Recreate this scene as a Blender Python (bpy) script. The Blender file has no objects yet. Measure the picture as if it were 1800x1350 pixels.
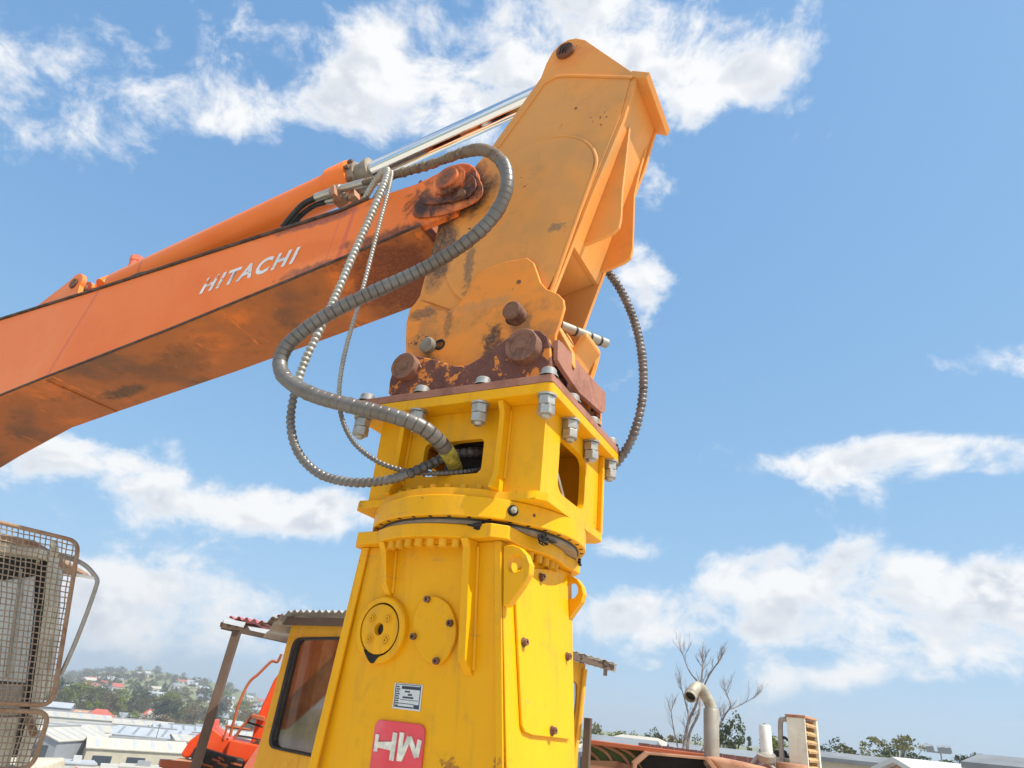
import bpy, bmesh, math, random
from mathutils import Vector, Matrix, noise as mnoise

random.seed(7)
SC = bpy.context.scene
COL = SC.collection

# ------------------------------------------------------------------ camera
EYE = Vector((0.0, 0.0, 1.6))
FPX = 1200.0                                  # focal length in pixels of an 1800 wide picture
PITCH, ROLL = math.radians(26.124), math.radians(5.905)
F = Vector((0, math.cos(PITCH), math.sin(PITCH)))
R0 = Vector((1, 0, 0)); U0 = R0.cross(F)
R = math.cos(ROLL) * R0 + math.sin(ROLL) * U0
U = -math.sin(ROLL) * R0 + math.cos(ROLL) * U0
cam_data = bpy.data.cameras.new('camera')
cam = bpy.data.objects.new('camera', cam_data); COL.objects.link(cam)
M = Matrix((R, U, -F)).transposed().to_4x4(); M.translation = EYE
cam.matrix_world = M
cam_data.sensor_width = 36.0; cam_data.lens = FPX / 1800.0 * 36.0
cam_data.clip_start = 0.05; cam_data.clip_end = 20000
SC.camera = cam

def ray(x, y):
    return F + R * ((x - 900.0) / FPX) - U * ((y - 675.0) / FPX)

# ------------------------------------------------------------------ sun, sky, exposure
SUN_AZ, SUN_EL = math.radians(-27), math.radians(56)
SUN = Vector((math.cos(SUN_EL) * math.cos(SUN_AZ), math.cos(SUN_EL) * math.sin(SUN_AZ), math.sin(SUN_EL)))
sun_data = bpy.data.lights.new('sun', 'SUN'); sun_data.energy = 2.4; sun_data.angle = math.radians(0.53)
sun_data.color = (1.0, 0.95, 0.86)
sun = bpy.data.objects.new('sun', sun_data); COL.objects.link(sun)
sun.rotation_euler = SUN.to_track_quat('Z', 'Y').to_euler(); sun.location = (20, -10, 30)

SC.view_settings.view_transform = 'Standard'; SC.view_settings.look = 'None'
SC.view_settings.gamma = 1.0; SC.view_settings.use_curve_mapping = False
SC.view_settings.exposure = 1.38
SC.cycles.use_denoising = True
SC.cycles.max_bounces = 5; SC.cycles.diffuse_bounces = 3; SC.cycles.glossy_bounces = 3; SC.cycles.transparent_max_bounces = 12

SKY_STRENGTH = 0.108
CLOUD_LEVEL = 0.39      # radiance of sunlit cloud

world = bpy.data.worlds.new('World'); SC.world = world; world.use_nodes = True
wt = world.node_tree; wt.nodes.clear()
world.cycles.sampling_method = 'MANUAL'; world.cycles.sample_map_resolution = 256
class NT:
    """little helper to write node trees as expressions"""
    def __init__(self, tree): self.t = tree
    def n(self, typ, ins=(), **kw):
        nd = self.t.nodes.new(typ)
        for k, v in kw.items(): setattr(nd, k, v)
        for k, v in (ins.items() if isinstance(ins, dict) else enumerate(ins)):
            if v is None: continue
            s = nd.inputs[k]
            if isinstance(v, bpy.types.NodeSocket): self.t.links.new(v, s)
            else: s.default_value = v
        return nd
    def m(self, op, *ins, clamp=False):
        return self.n('ShaderNodeMath', ins, operation=op, use_clamp=clamp).outputs[0]
    def vm(self, op, *ins):
        nd = self.n('ShaderNodeVectorMath', ins, operation=op)
        return nd.outputs['Value'] if op in ('DOT_PRODUCT', 'LENGTH', 'DISTANCE') else nd.outputs[0]
    def noise(self, vec, scale, detail=4, rough=.55, dist=0.0):
        return self.n('ShaderNodeTexNoise', {'Vector': vec, 'Scale': scale, 'Detail': detail, 'Roughness': rough, 'Distortion': dist}).outputs['Fac']
    def step(self, x, a, b):
        nd = self.n('ShaderNodeMapRange', {'Value': x, 'From Min': a, 'From Max': b, 'To Min': 0.0, 'To Max': 1.0}, interpolation_type='SMOOTHSTEP')
        return nd.outputs[0]
    def mix(self, f, a, b):
        nd = self.n('ShaderNodeMix', data_type='RGBA', clamp_factor=True)
        for i, v in ((0, f), (6, a), (7, b)):
            if isinstance(v, bpy.types.NodeSocket): self.t.links.new(v, nd.inputs[i])
            else:
                nd.inputs[i].default_value = (tuple(v) + (1.0,))[:4] if i else v
        return nd.outputs[2]
    def mixf(self, f, a, b):
        nd = self.n('ShaderNodeMix', {0: f, 2: a, 3: b}, data_type='FLOAT', clamp_factor=True)
        return nd.outputs[0]

W = NT(wt)
sky = W.n('ShaderNodeTexSky', sky_type='NISHITA', sun_disc=False)
sky.sun_elevation = SUN_EL; sky.sun_rotation = math.atan2(SUN.x, SUN.y)
sky.altitude = 50; sky.air_density = 1.0; sky.dust_density = 0.4; sky.ozone_density = 1.5
D = W.n('ShaderNodeNewGeometry').outputs['Incoming']
D = W.vm('SCALE', D); wt.nodes[-1].inputs['Scale'].default_value = -1.0
# cloud banks: (x, y, half width, half height, weight) looked up as directions in the sky
BANKS = [
 (610,190,170,55,.92),(790,180,140,75,.95),(900,50,230,80,.9),(1100,60,130,80,.88),(680,60,110,60,.6),(1290,130,100,65,1.0),(1185,220,50,50,.7),
 (110,100,120,60,.66),(200,210,60,60,.62),(370,180,80,80,.66),(340,40,130,50,.60),(20,240,60,40,.5),(1150,345,48,44,1.0),(1130,480,62,66,.95),
 (1725,640,115,30,1.05),(1480,815,170,32,1.06),(1660,785,110,26,.95),(1785,815,70,34,.9),
 (130,810,160,48,1.05),(400,890,210,42,1.0),(580,905,110,40,.9),(230,1000,190,50,.62),(370,1085,210,65,.9),(100,1080,150,70,.65),
 (1075,965,65,24,1.0),(1330,1005,90,38,1.05),(1490,1000,130,42,1.05),(1700,1035,130,45,1.05),(1380,1090,280,46,.92),(1680,1115,220,50,.95),(1110,1080,120,38,.85),
 (1460,1190,150,22,.85),(1230,1235,200,20,.45),
]
cover = None
for (bx, by, sx, sy, wgt) in BANKS:
    c = ray(bx, by); dist = c.length; c.normalize()
    tx = (R - c * R.dot(c)).normalized(); ty = c.cross(tx)
    k = FPX * dist                                            # pixels per radian there, roughly
    ax = tx * (k / sx) ; ay = ty * (k / sy)
    a = W.vm('DOT_PRODUCT', D, tuple(ax)); b = W.vm('DOT_PRODUCT', D, tuple(ay))
    q = W.m('MULTIPLY_ADD', b, b, W.m('MULTIPLY', a, a))
    e = W.m('POWER', 0.5, q)
    cover = W.m('MULTIPLY', e, wgt) if cover is None else W.m('MULTIPLY_ADD', e, wgt, cover)
# unseen cloud outside the view, thickened to add brighter neutral fill light
fr = W.vm('DOT_PRODUCT', D, tuple(F))
outside = W.step(fr, 0.80, 0.62)
wide = W.step(W.noise(D, 2.3, 2, .5), .40, .56)
cover = W.m('MULTIPLY_ADD', W.m('MULTIPLY', wide, outside), .95, cover)
cover = W.m('MINIMUM', cover, 1.12)
flat = W.vm('MULTIPLY', D, (1.0, 1.0, 1.30))
warp = W.n('ShaderNodeTexNoise', {'Vector': flat, 'Scale': 4.2, 'Detail': 2}).outputs['Color']
warp = W.vm('SCALE', W.vm('SUBTRACT', warp, (.5, .5, .5))); wt.nodes[-1].inputs['Scale'].default_value = .13
P = W.vm('ADD', flat, warp)
N1 = W.noise(P, 7.4, 8, .64)
N2 = W.noise(W.vm('ADD', P, tuple(SUN * 0.028 + Vector((0, 0, .018)))), 7.4, 3, .60)
dens = W.m('MULTIPLY_ADD', N1, 1.6, W.m('MULTIPLY_ADD', cover, .46, -1.045))
alpha = W.m('MULTIPLY', W.step(dens, -.03, .30), .95)
thick = W.step(dens, .10, .45)
lit = W.step(W.m('SUBTRACT', N1, N2), -.07, .085)
shade = W.m('MULTIPLY', thick, W.m('SUBTRACT', 1.0, lit))
ccol = W.mix(W.m('MULTIPLY', shade, .95), (1.0, 1.0, 1.0), (.60, .65, .74))
# even film-like roll-off of the whole sky, so that the horizon stays pale blue instead of clipping
roll = W.vm('MULTIPLY_ADD', sky.outputs[0], (.45, .55, .60), (1, 1, 1))
skyc = W.vm('DIVIDE', W.vm('MULTIPLY', sky.outputs[0], (1.05, 1.72, 2.45)), roll)
bg1 = W.n('ShaderNodeBackground', {'Color': skyc, 'Strength': SKY_STRENGTH})
bg2 = W.n('ShaderNodeBackground', {'Color': ccol, 'Strength': CLOUD_LEVEL})
ms = W.n('ShaderNodeMixShader', {0: alpha})
wt.links.new(bg1.outputs[0], ms.inputs[1]); wt.links.new(bg2.outputs[0], ms.inputs[2])
wo = W.n('ShaderNodeOutputWorld'); wt.links.new(ms.outputs[0], wo.inputs[0])

# ------------------------------------------------------------------ frames
class Frame:
    """an upright frame: u along the yaw direction, v away from the viewer, z up"""
    def __init__(s, x, y, yaw):
        s.o = Vector((x, y, 0)); s.yaw = yaw
        s.u = Vector((math.cos(yaw), math.sin(yaw), 0)); s.v = Vector((-math.sin(yaw), math.cos(yaw), 0))
    def loc(s, P):
        d = P - s.o; return Vector((d.dot(s.u), d.dot(s.v), d.z))
    def wld(s, p): return s.o + s.u * p[0] + s.v * p[1] + Vector((0, 0, p[2]))
    def hit(s, x, y, n, d):                       # ray against local plane n.p = d
        rd = ray(x, y); rl = Vector((rd.dot(s.u), rd.dot(s.v), rd.z)); e = s.loc(EYE)
        n = Vector(n); t = (d - n.dot(e)) / n.dot(rl); return e + rl * t
    def onv(s, x, y, v): p = s.hit(x, y, (0, 1, 0), v); return (p.x, p.z)
    def onu(s, x, y, u): p = s.hit(x, y, (1, 0, 0), u); return (p.y, p.z)
    def onz(s, x, y, z): p = s.hit(x, y, (0, 0, 1), z); return (p.x, p.y)
def at(x, y, depth):
    rd = ray(x, y); return EYE + rd * (depth / rd.y)
def on_ground(x, y, z):
    rd = ray(x, y); return EYE + rd * ((z - EYE.z) / rd.z)

# ------------------------------------------------------------------ mesh builder
def MV(a, b, d): return (a, d, b)
def MU(a, b, d): return (d, a, b)
def MZ(a, b, d): return (a, b, d)
class MB:
    def __init__(s): s.v = []; s.f = []
    def add(s, vs, fs):
        o = len(s.v); s.v += [tuple(p) for p in vs]; s.f += [tuple(i + o for i in f) for f in fs]; return s
    def box(s, x0, x1, y0, y1, z0, z1):
        return s.add([(x, y, z) for z in (z0, z1) for y in (y0, y1) for x in (x0, x1)],
                     [(0, 2, 3, 1), (4, 5, 7, 6), (0, 1, 5, 4), (2, 6, 7, 3), (0, 4, 6, 2), (1, 3, 7, 5)])
    def obox(s, c, ax, ay, az):                    # box by centre and half axes
        c, ax, ay, az = map(Vector, (c, ax, ay, az))
        return s.add([c + ax * i + ay * j + az * k for k in (-1, 1) for j in (-1, 1) for i in (-1, 1)],
                     [(0, 2, 3, 1), (4, 5, 7, 6), (0, 1, 5, 4), (2, 6, 7, 3), (0, 4, 6, 2), (1, 3, 7, 5)])
    def beam(s, p0, p1, w, h, up=(0, 0, 1)):
        p0, p1 = Vector(p0), Vector(p1); d = (p1 - p0); up = Vector(up)
        a = d.cross(up)
        if a.length < 1e-6: a = d.cross(Vector((1, 0, 0)))
        a.normalize(); b = a.cross(d).normalized()
        return s.obox((p0 + p1) / 2, d / 2, a * w / 2, b * h / 2)
    def prism(s, poly, d0, d1, mp):
        n = len(poly)
        vs = [mp(a, b, d0) for a, b in poly] + [mp(a, b, d1) for a, b in poly]
        fs = [tuple(range(n)), tuple(range(2 * n - 1, n - 1, -1))] + [(i, n + i, n + (i + 1) % n, (i + 1) % n) for i in range(n)]
        return s.add(vs, fs)
    def ring(s, outer, inner, d0, d1, mp):         # plate with a hole, outlines of equal length
        n = len(outer)
        vs = [mp(a, b, d) for d in (d0, d1) for pl in (outer, inner) for a, b in pl]
        fs = []
        for i in range(n):
            j = (i + 1) % n
            fs += [(i, j, n + j, n + i), (2 * n + j, 2 * n + i, 3 * n + i, 3 * n + j), (j, i, 2 * n + i, 2 * n + j), (n + i, n + j, 3 * n + j, 3 * n + i)]
        return s.add(vs, fs)
    def cyl(s, p0, p1, r0, r1=None, n=24, cap=True):
        r1 = r0 if r1 is None else r1
        p0, p1 = Vector(p0), Vector(p1); d = (p1 - p0).normalized()
        a = d.orthogonal().normalized(); b = d.cross(a)
        vs = [p0 + (a * math.cos(t) + b * math.sin(t)) * r0 for t in [2 * math.pi * i / n for i in range(n)]]
        vs += [p1 + (a * math.cos(t) + b * math.sin(t)) * r1 for t in [2 * math.pi * i / n for i in range(n)]]
        fs = [(i, (i + 1) % n, n + (i + 1) % n, n + i) for i in range(n)]
        if cap: fs += [tuple(range(n - 1, -1, -1)), tuple(range(n, 2 * n))]
        return s.add(vs, fs)
    def lathe(s, prof, o, axis, n=32, closed=False):   # prof: (radius, distance along axis)
        o = Vector(o); d = Vector(axis).normalized(); a = d.orthogonal().normalized(); b = d.cross(a); m = len(prof)
        vs = [o + d * h + (a * math.cos(2 * math.pi * i / n) + b * math.sin(2 * math.pi * i / n)) * r for i in range(n) for r, h in prof]
        fs = []
        for i in range(n):
            j = (i + 1) % n
            for k in range(m if closed else m - 1):
                l = (k + 1) % m
                fs.append((i * m + k, j * m + k, j * m + l, i * m + l))
        return s.add(vs, fs)
    def tube(s, path, r, n=10, cap=True):
        path = [Vector(p) for p in path]; m = len(path)
        rr = r if isinstance(r, (list, tuple)) else [r] * m
        t = [(path[min(i + 1, m - 1)] - path[max(i - 1, 0)]).normalized() for i in range(m)]
        a = t[0].orthogonal().normalized(); vs = []
        for i in range(m):
            a = (a - t[i] * a.dot(t[i]))
            a = a.normalized() if a.length > 1e-7 else t[i].orthogonal().normalized()
            b = t[i].cross(a)
            vs += [path[i] + (a * math.cos(2 * math.pi * k / n) + b * math.sin(2 * math.pi * k / n)) * rr[i] for k in range(n)]
        fs = [(i * n + k, i * n + (k + 1) % n, (i + 1) * n + (k + 1) % n, (i + 1) * n + k) for i in range(m - 1) for k in range(n)]
        if cap: fs += [tuple(range(n - 1, -1, -1)), tuple(range((m - 1) * n, m * n))]
        return s.add(vs, fs)
    def xf(s, fn):
        s.v = [tuple(fn(p)) for p in s.v]; return s
    def mesh(s, name, mat=None, smooth=38, weld=False):
        me = bpy.data.meshes.new(name); me.from_pydata(s.v, [], s.f)
        bm = bmesh.new(); bm.from_mesh(me)
        if weld: bmesh.ops.remove_doubles(bm, verts=bm.verts, dist=1e-5)
        bmesh.ops.recalc_face_normals(bm, faces=bm.faces)
        if smooth:
            for f in bm.faces: f.smooth = True
            lim = math.radians(smooth)
            for e in bm.edges:
                if len(e.link_faces) == 2:
                    e.smooth = e.calc_face_angle(0) < lim
        bm.to_mesh(me); bm.free()
        if mat: me.materials.append(mat)
        return me
    def build(s, name, mat, parent=None, bevel=0, smooth=38, seg=2, kind=None, label=None):
        o = bpy.data.objects.new(name, s.mesh(name, mat, smooth)); COL.objects.link(o)
        if parent: o.parent = parent
        if bevel:
            b = o.modifiers.new('bevel', 'BEVEL'); b.width = bevel; b.segments = seg; b.limit_method = 'ANGLE'
            b.angle_limit = math.radians(32); b.harden_normals = True
        if kind: o['kind'] = kind
        if label: o['label'] = label
        return o

def tag(o, label, cat, group=None, kind=None):
    o['label'] = label
    if cat: o['category'] = cat
    if group: o['group'] = group
    if kind: o['kind'] = kind
    return o
def empty(name, loc=(0, 0, 0), rz=0, label=None, cat=None, group=None, parent=None):
    o = bpy.data.objects.new(name, None); COL.objects.link(o); o.location = loc; o.rotation_euler = (0, 0, rz)
    o.empty_display_size = .2
    if parent: o.parent = parent
    if label: tag(o, label, cat, group)
    return o
def frame_root(name, fr, label, cat, group=None):
    return empty(name, fr.o, fr.yaw, label, cat, group)
def copy_tree(o, parent=None):
    c = o.copy(); COL.objects.link(c); c.parent = parent
    for ch in o.children: copy_tree(ch, c)
    return c

def smooth_path(pts, n=10):
    """Catmull-Rom through 3-D points"""
    P = [Vector(p) for p in pts]; P = [P[0] * 2 - P[1]] + P + [P[-1] * 2 - P[-2]]; out = []
    for i in range(1, len(P) - 2):
        a, b, c, d = P[i - 1:i + 3]
        for k in range(n):
            t = k / n
            out.append(.5 * ((2 * b) + (c - a) * t + (2 * a - 5 * b + 4 * c - d) * t * t + (3 * b - a - 3 * c + d) * t ** 3))
    out.append(P[-2]); return out
def resample(path, step):
    out = [path[0].copy()]; acc = 0.0
    for a, b in zip(path, path[1:]):
        L = (b - a).length; pos = step - acc
        while pos <= L:
            out.append(a.lerp(b, pos / L)); pos += step
        acc = (acc + L) % step if L else acc
    return out
def circle(cx, cy, r, n=32, a0=0, a1=2 * math.pi):
    full = abs(a1 - a0 - 2 * math.pi) < 1e-6
    return [(cx + r * math.cos(a0 + (a1 - a0) * i / (n if full else n - 1)), cy + r * math.sin(a0 + (a1 - a0) * i / (n if full else n - 1))) for i in range(n)]
def rrect(x0, x1, y0, y1, r, n=5):
    pts = []
    for cx, cy, a in ((x1 - r, y1 - r, 0), (x0 + r, y1 - r, 90), (x0 + r, y0 + r, 180), (x1 - r, y0 + r, 270)):
        pts += [(cx + r * math.cos(math.radians(a + 90 * i / n)), cy + r * math.sin(math.radians(a + 90 * i / n))) for i in range(n + 1)]
    return pts
def chaikin(poly, it=2, closed=True):
    for _ in range(it):
        out = []
        for i in range(len(poly)):
            a, b = poly[i], poly[(i + 1) % len(poly)]
            out += [(a[0] * .75 + b[0] * .25, a[1] * .75 + b[1] * .25), (a[0] * .25 + b[0] * .75, a[1] * .25 + b[1] * .75)]
        poly = out
    return poly
def star(poly, c, angs):
    """distance samples of a star-shaped outline about c at the given angles"""
    out = []
    for t in angs:
        dx, dy = math.cos(t), math.sin(t); best = 0
        for i in range(len(poly)):
            ax, ay = poly[i][0] - c[0], poly[i][1] - c[1]; bx, by = poly[(i + 1) % len(poly)][0] - c[0], poly[(i + 1) % len(poly)][1] - c[1]
            ex, ey = bx - ax, by - ay; den = dx * ey - dy * ex
            if abs(den) < 1e-12: continue
            tt = (ax * ey - ay * ex) / den; ss = (ax * dy - ay * dx) / den
            if tt > 0 and -1e-6 <= ss <= 1 + 1e-6: best = max(best, tt)
        out.append((c[0] + dx * best, c[1] + dy * best))
    return out
def holed(mb, outer, inner, d0, d1, mp, n=48):
    c = (sum(p[0] for p in inner) / len(inner), sum(p[1] for p in inner) / len(inner))
    angs = [2 * math.pi * i / n for i in range(n)] + [math.atan2(p[1] - c[1], p[0] - c[0]) % (2 * math.pi) for p in outer]
    angs = sorted(set(round(a, 6) for a in angs))
    return mb.ring(star(outer, c, angs), star(inner, c, angs), d0, d1, mp)
# ------------------------------------------------------------------ materials
MATS = {}
def material(name):
    m = bpy.data.materials.new(name); m.use_nodes = True; m.node_tree.nodes.clear(); MATS[name] = m
    return m, NT(m.node_tree)
def finish(T, col, rough, metal=0.0, bump=None, bstr=.2, bdist=.003, spec=.5, normal=None, coat=0.0, trans=0.0, alpha=None):
    p = T.n('ShaderNodeBsdfPrincipled')
    for k, v in (('Base Color', col), ('Roughness', rough), ('Metallic', metal), ('Specular IOR Level', spec), ('Coat Weight', coat), ('Transmission Weight', trans)):
        if isinstance(v, bpy.types.NodeSocket): T.t.links.new(v, p.inputs[k])
        else: p.inputs[k].default_value = (tuple(v) + (1.0,))[:4] if k == 'Base Color' else v
    if bump is not None:
        b = T.n('ShaderNodeBump', {'Strength': bstr, 'Distance': bdist, 'Height': bump}); T.t.links.new(b.outputs[0], p.inputs['Normal'])
    o = T.n('ShaderNodeOutputMaterial'); T.t.links.new(p.outputs[0], o.inputs[0]); return p

def blot(T, co, c, r, wob=.35, sc=9.0, soft=.55):
    """an uneven, broken-edged stain about c with radii r (object space)"""
    d = T.vm('LENGTH', T.vm('DIVIDE', T.vm('SUBTRACT', co, c), r))
    nz = T.m('MULTIPLY_ADD', T.noise(co, sc, 8, .68, .6), wob * 4.4, -wob * 2.2)
    fine = T.noise(co, 60, 4, .7)
    k = T.step(T.m('ADD', d, nz), 1.05, 1.05 - soft)
    return T.m('MULTIPLY', k, T.m('MULTIPLY_ADD', T.step(fine, .36, .60), .35, .65))
def band(T, co, n, c, w, wob=.0, sc=6.0):
    """a stripe |n.p - c| < w"""
    d = T.m('ABSOLUTE', T.m('SUBTRACT', T.vm('DOT_PRODUCT', co, n), c))
    if wob: d = T.m('MULTIPLY_ADD', T.noise(co, sc, 4, .6), wob, d)
    return T.step(d, w, w * .4)

def paint(name, base, light=None, dark=None, rough=.42, chip=0.0, chipcol=(.16, .06, .03), dirt=.25, dirtcol=(.10, .065, .035), stains=(), bands=(), scratch=0.0, scratchcol=(.5, .4, .3), spec=.25, coat=0.0, vscale=2.2, streak=.0):
    m, T = material(name)
    co = T.n('ShaderNodeTexCoord').outputs['Object']
    light = light or tuple(min(1, c * 1.18 + .012) for c in base); dark = dark or tuple(c * .80 for c in base)
    n1 = T.noise(co, vscale, 4, .55, .3)
    col = T.mix(T.step(n1, .32, .50), dark, base); col = T.mix(T.step(n1, .52, .72), col, light)
    n2 = T.noise(co, 23, 6, .65); n3 = T.noise(co, 6.5, 6, .68, .6)
    if dirt:
        f = T.m('MULTIPLY', T.step(T.m('MULTIPLY_ADD', n2, .35, T.m('MULTIPLY', n3, .65)), .50, .74), dirt)
        col = T.mix(f, col, dirtcol)
    if streak:
        st = T.noise(T.vm('MULTIPLY', co, (16, 16, 1.3)), 1.0, 5, .6)
        col = T.mix(T.m('MULTIPLY', T.step(st, .52, .72), streak), col, dirtcol)
    rg = T.m('MULTIPLY_ADD', n2, .22, rough - .11)
    if scratch:
        s1 = T.noise(T.vm('MULTIPLY', co, (2.2, 2.2, 60)), 1.0, 3, .5, 1.3); s2 = T.noise(T.vm('MULTIPLY', co, (48, 48, 3.0)), 1.0, 3, .5, 1.0)
        sm = T.m('MAXIMUM', T.step(s1, .665, .69), T.step(s2, .68, .70))
        col = T.mix(T.m('MULTIPLY', T.m('MULTIPLY', sm, T.step(n3, .45, .6)), scratch), col, scratchcol)
    for (c, r, sc_, amt, scl, wob) in stains:
        k = T.m('MULTIPLY', blot(T, co, c, r, wob, scl), amt); col = T.mix(k, col, sc_)
    for (nn, c, w, bc, amt, wob) in bands:
        col = T.mix(T.m('MULTIPLY', band(T, co, nn, c, w, wob), amt), col, bc)
    h = T.m('MULTIPLY', n2, .25)
    if chip:
        cn = T.m('MULTIPLY_ADD', T.noise(co, 38, 5, .7), .45, T.m('MULTIPLY', T.noise(co, 4.1, 3, .6), .55))
        ck = T.step(cn, .66 - chip * .12, .675 - chip * .12)
        col = T.mix(ck, col, chipcol); rg = T.mixf(ck, rg, .85); h = T.m('SUBTRACT', h, T.m('MULTIPLY', ck, .8))
    finish(T, col, rg, 0.0, h, .35, .002, spec, coat=coat)
    return m

def rusty(name, a=(.115, .045, .032), b=(.20, .075, .045), c=(.34, .14, .07), rough=.85, flake=None, amt=.0, scale=7.0):
    m, T = material(name); co = T.n('ShaderNodeTexCoord').outputs['Object']
    n1 = T.noise(co, scale, 7, .66, .5); n2 = T.noise(co, scale * 7, 6, .7)
    col = T.mix(T.step(n1, .36, .55), a, b); col = T.mix(T.m('MULTIPLY', T.step(n2, .50, .72), .6), col, c)
    if flake:
        cn = T.m('MULTIPLY_ADD', T.noise(co, 16, 6, .68, .4), .6, T.m('MULTIPLY', T.noise(co, 3.4, 3, .6), .4))
        col = T.mix(T.step(cn, .59 - amt, .605 - amt), col, flake)
    finish(T, col, rough, 0.0, n2, .5, .004, .35); return m

def metal(name, col, rough=.35, met=1.0, var=.25, dirt=.0, dirtcol=(.12, .08, .05), scale=30):
    m, T = material(name); co = T.n('ShaderNodeTexCoord').outputs['Object']
    n = T.noise(co, scale, 5, .6); c = T.mix(n, tuple(x * (1 - var) for x in col), tuple(min(1, x * (1 + var * .5)) for x in col))
    if dirt: c = T.mix(T.m('MULTIPLY', T.step(T.noise(co, scale * .4, 6, .65), .42, .66), dirt), c, dirtcol)
    finish(T, c, T.m('MULTIPLY_ADD', n, rough * .5, rough * .75), met, n, .12, .001); return m

def plain(name, col, rough=.7, var=.2, scale=8.0, met=0.0, spec=.4, bump=.2):
    m, T = material(name); co = T.n('ShaderNodeTexCoord').outputs['Object']
    n = T.noise(co, scale, 5, .62)
    c = T.mix(T.step(n, .3, .7), tuple(x * (1 - var) for x in col), tuple(min(1, x * (1 + var)) for x in col))
    finish(T, c, rough, met, n, bump, .003, spec); return m

def glassy(name, col=(.05, .055, .06), rough=.06, mixin=.0):
    m, T = material(name)
    finish(T, col, rough, 0.0, None, spec=.8, coat=.3); return m
def clear_glass(name, tint=(.6, .62, .62), gloss=.18):
    """window pane seen through: tinted transparent with a mirror-like share"""
    m, T = material(name)
    tr = T.n('ShaderNodeBsdfTransparent'); tr.inputs[0].default_value = tuple(tint) + (1,)
    gl = T.n('ShaderNodeBsdfGlossy'); gl.inputs[0].default_value = (1, 1, 1, 1); gl.inputs[1].default_value = .03
    lw = T.n('ShaderNodeLayerWeight', {0: .35}); k = T.m('MULTIPLY_ADD', lw.outputs[0], .35, gloss * .5)
    mx = T.n('ShaderNodeMixShader', {0: k}); T.t.links.new(tr.outputs[0], mx.inputs[1]); T.t.links.new(gl.outputs[0], mx.inputs[2])
    o = T.n('ShaderNodeOutputMaterial'); T.t.links.new(mx.outputs[0], o.inputs[0]); return m

YEL = (.84, .40, .002); AMB = (.80, .325, .075); ORA = (.97, .22, .038)
M_yel = paint('yellow_paint', YEL, light=(.87, .43, .004), dark=(.79, .37, .002), rough=.42, chip=.055, chipcol=(.30, .13, .04), dirt=.34, dirtcol=(.34, .19, .05), streak=.26, scratch=.35, scratchcol=(.42, .27, .10), vscale=1.6,
    stains=[((.41, -.24, 1.43), (.03, .05, .10), (.20, .07, .03), .95, 30, .55), ((.20, -.26, 1.43), (.05, .05, .035), (.26, .10, .03), .9, 45, .8), ((.42, -.22, 1.25), (.03, .06, .10), (.22, .08, .03), .9, 30, .6)])
M_head = paint('yellow_head_paint', YEL, light=(.87, .43, .004), dark=(.79, .37, .002), rough=.42, chip=.05, chipcol=(.32, .15, .05), dirt=.36, dirtcol=(.34, .20, .06), streak=.28, scratch=.3, scratchcol=(.45, .29, .10), vscale=2.4)
M_bolt = metal('galvanised_bolt', (.50, .485, .44), .42, .6, .3, .45, (.24, .18, .11))
M_bolt_y = paint('painted_bolt', (.74, .36, .01), rough=.5, chip=.0, dirt=.45, dirtcol=(.33, .17, .05))
M_bolt_r = rusty('rusty_bolt', (.10, .05, .035), (.20, .10, .06), (.36, .22, .13))
M_rust = rusty('rusted_steel_flaked', (.125, .052, .042), (.185, .075, .055), (.30, .135, .085), .8, (.80, .27, .05), .045)
M_rustp = rusty('primer_red_steel', (.27, .115, .075), (.37, .165, .11), (.46, .22, .15), .7)
M_pin = rusty('rusty_pin_steel', (.16, .075, .05), (.24, .115, .075), (.40, .21, .12), .7, scale=14)
M_rust2 = rusty('dark_rust', (.10, .045, .03), (.17, .07, .04), (.30, .13, .07), .85)
M_grease = plain('black_grease', (.018, .016, .014), .75, .4, 30, 0, .3, .6)
M_seal = plain('grey_seal', (.27, .225, .17), .6, .25, 12)
M_amb = paint('amber_arm_paint', AMB, light=(.92, .34, .06), dark=(.64, .30, .09), rough=.46, chip=.03, chipcol=(.13, .08, .06), dirt=.30, dirtcol=(.28, .17, .07), scratch=.18, scratchcol=(.28, .2, .14), vscale=1.7,
    stains=[((-.16, -.22, 4.20), (.16, .1, .22), (.055, .045, .04), .92, 9, .35), ((.02, -.22, 4.02), (.055, .1, .13), (.95, .28, .025), .8, 10, .3),
            ((-.33, -.22, 3.85), (.13, .1, .30), (.075, .068, .064), .96, 7, .3), ((.36, -.22, 3.80), (.05, .1, .035), (.20, .15, .11), .75, 40, .7),
            ((-.12, -.22, 3.68), (.035, .1, .17), (.13, .115, .09), .75, 18, .6), ((.12, -.22, 4.65), (.35, .1, .38), (.68, .33, .10), .55, 3, .3),
            ((.36, -.22, 5.06), (.16, .1, .12), (.80, .24, .06), .6, 8, .4)])
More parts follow.
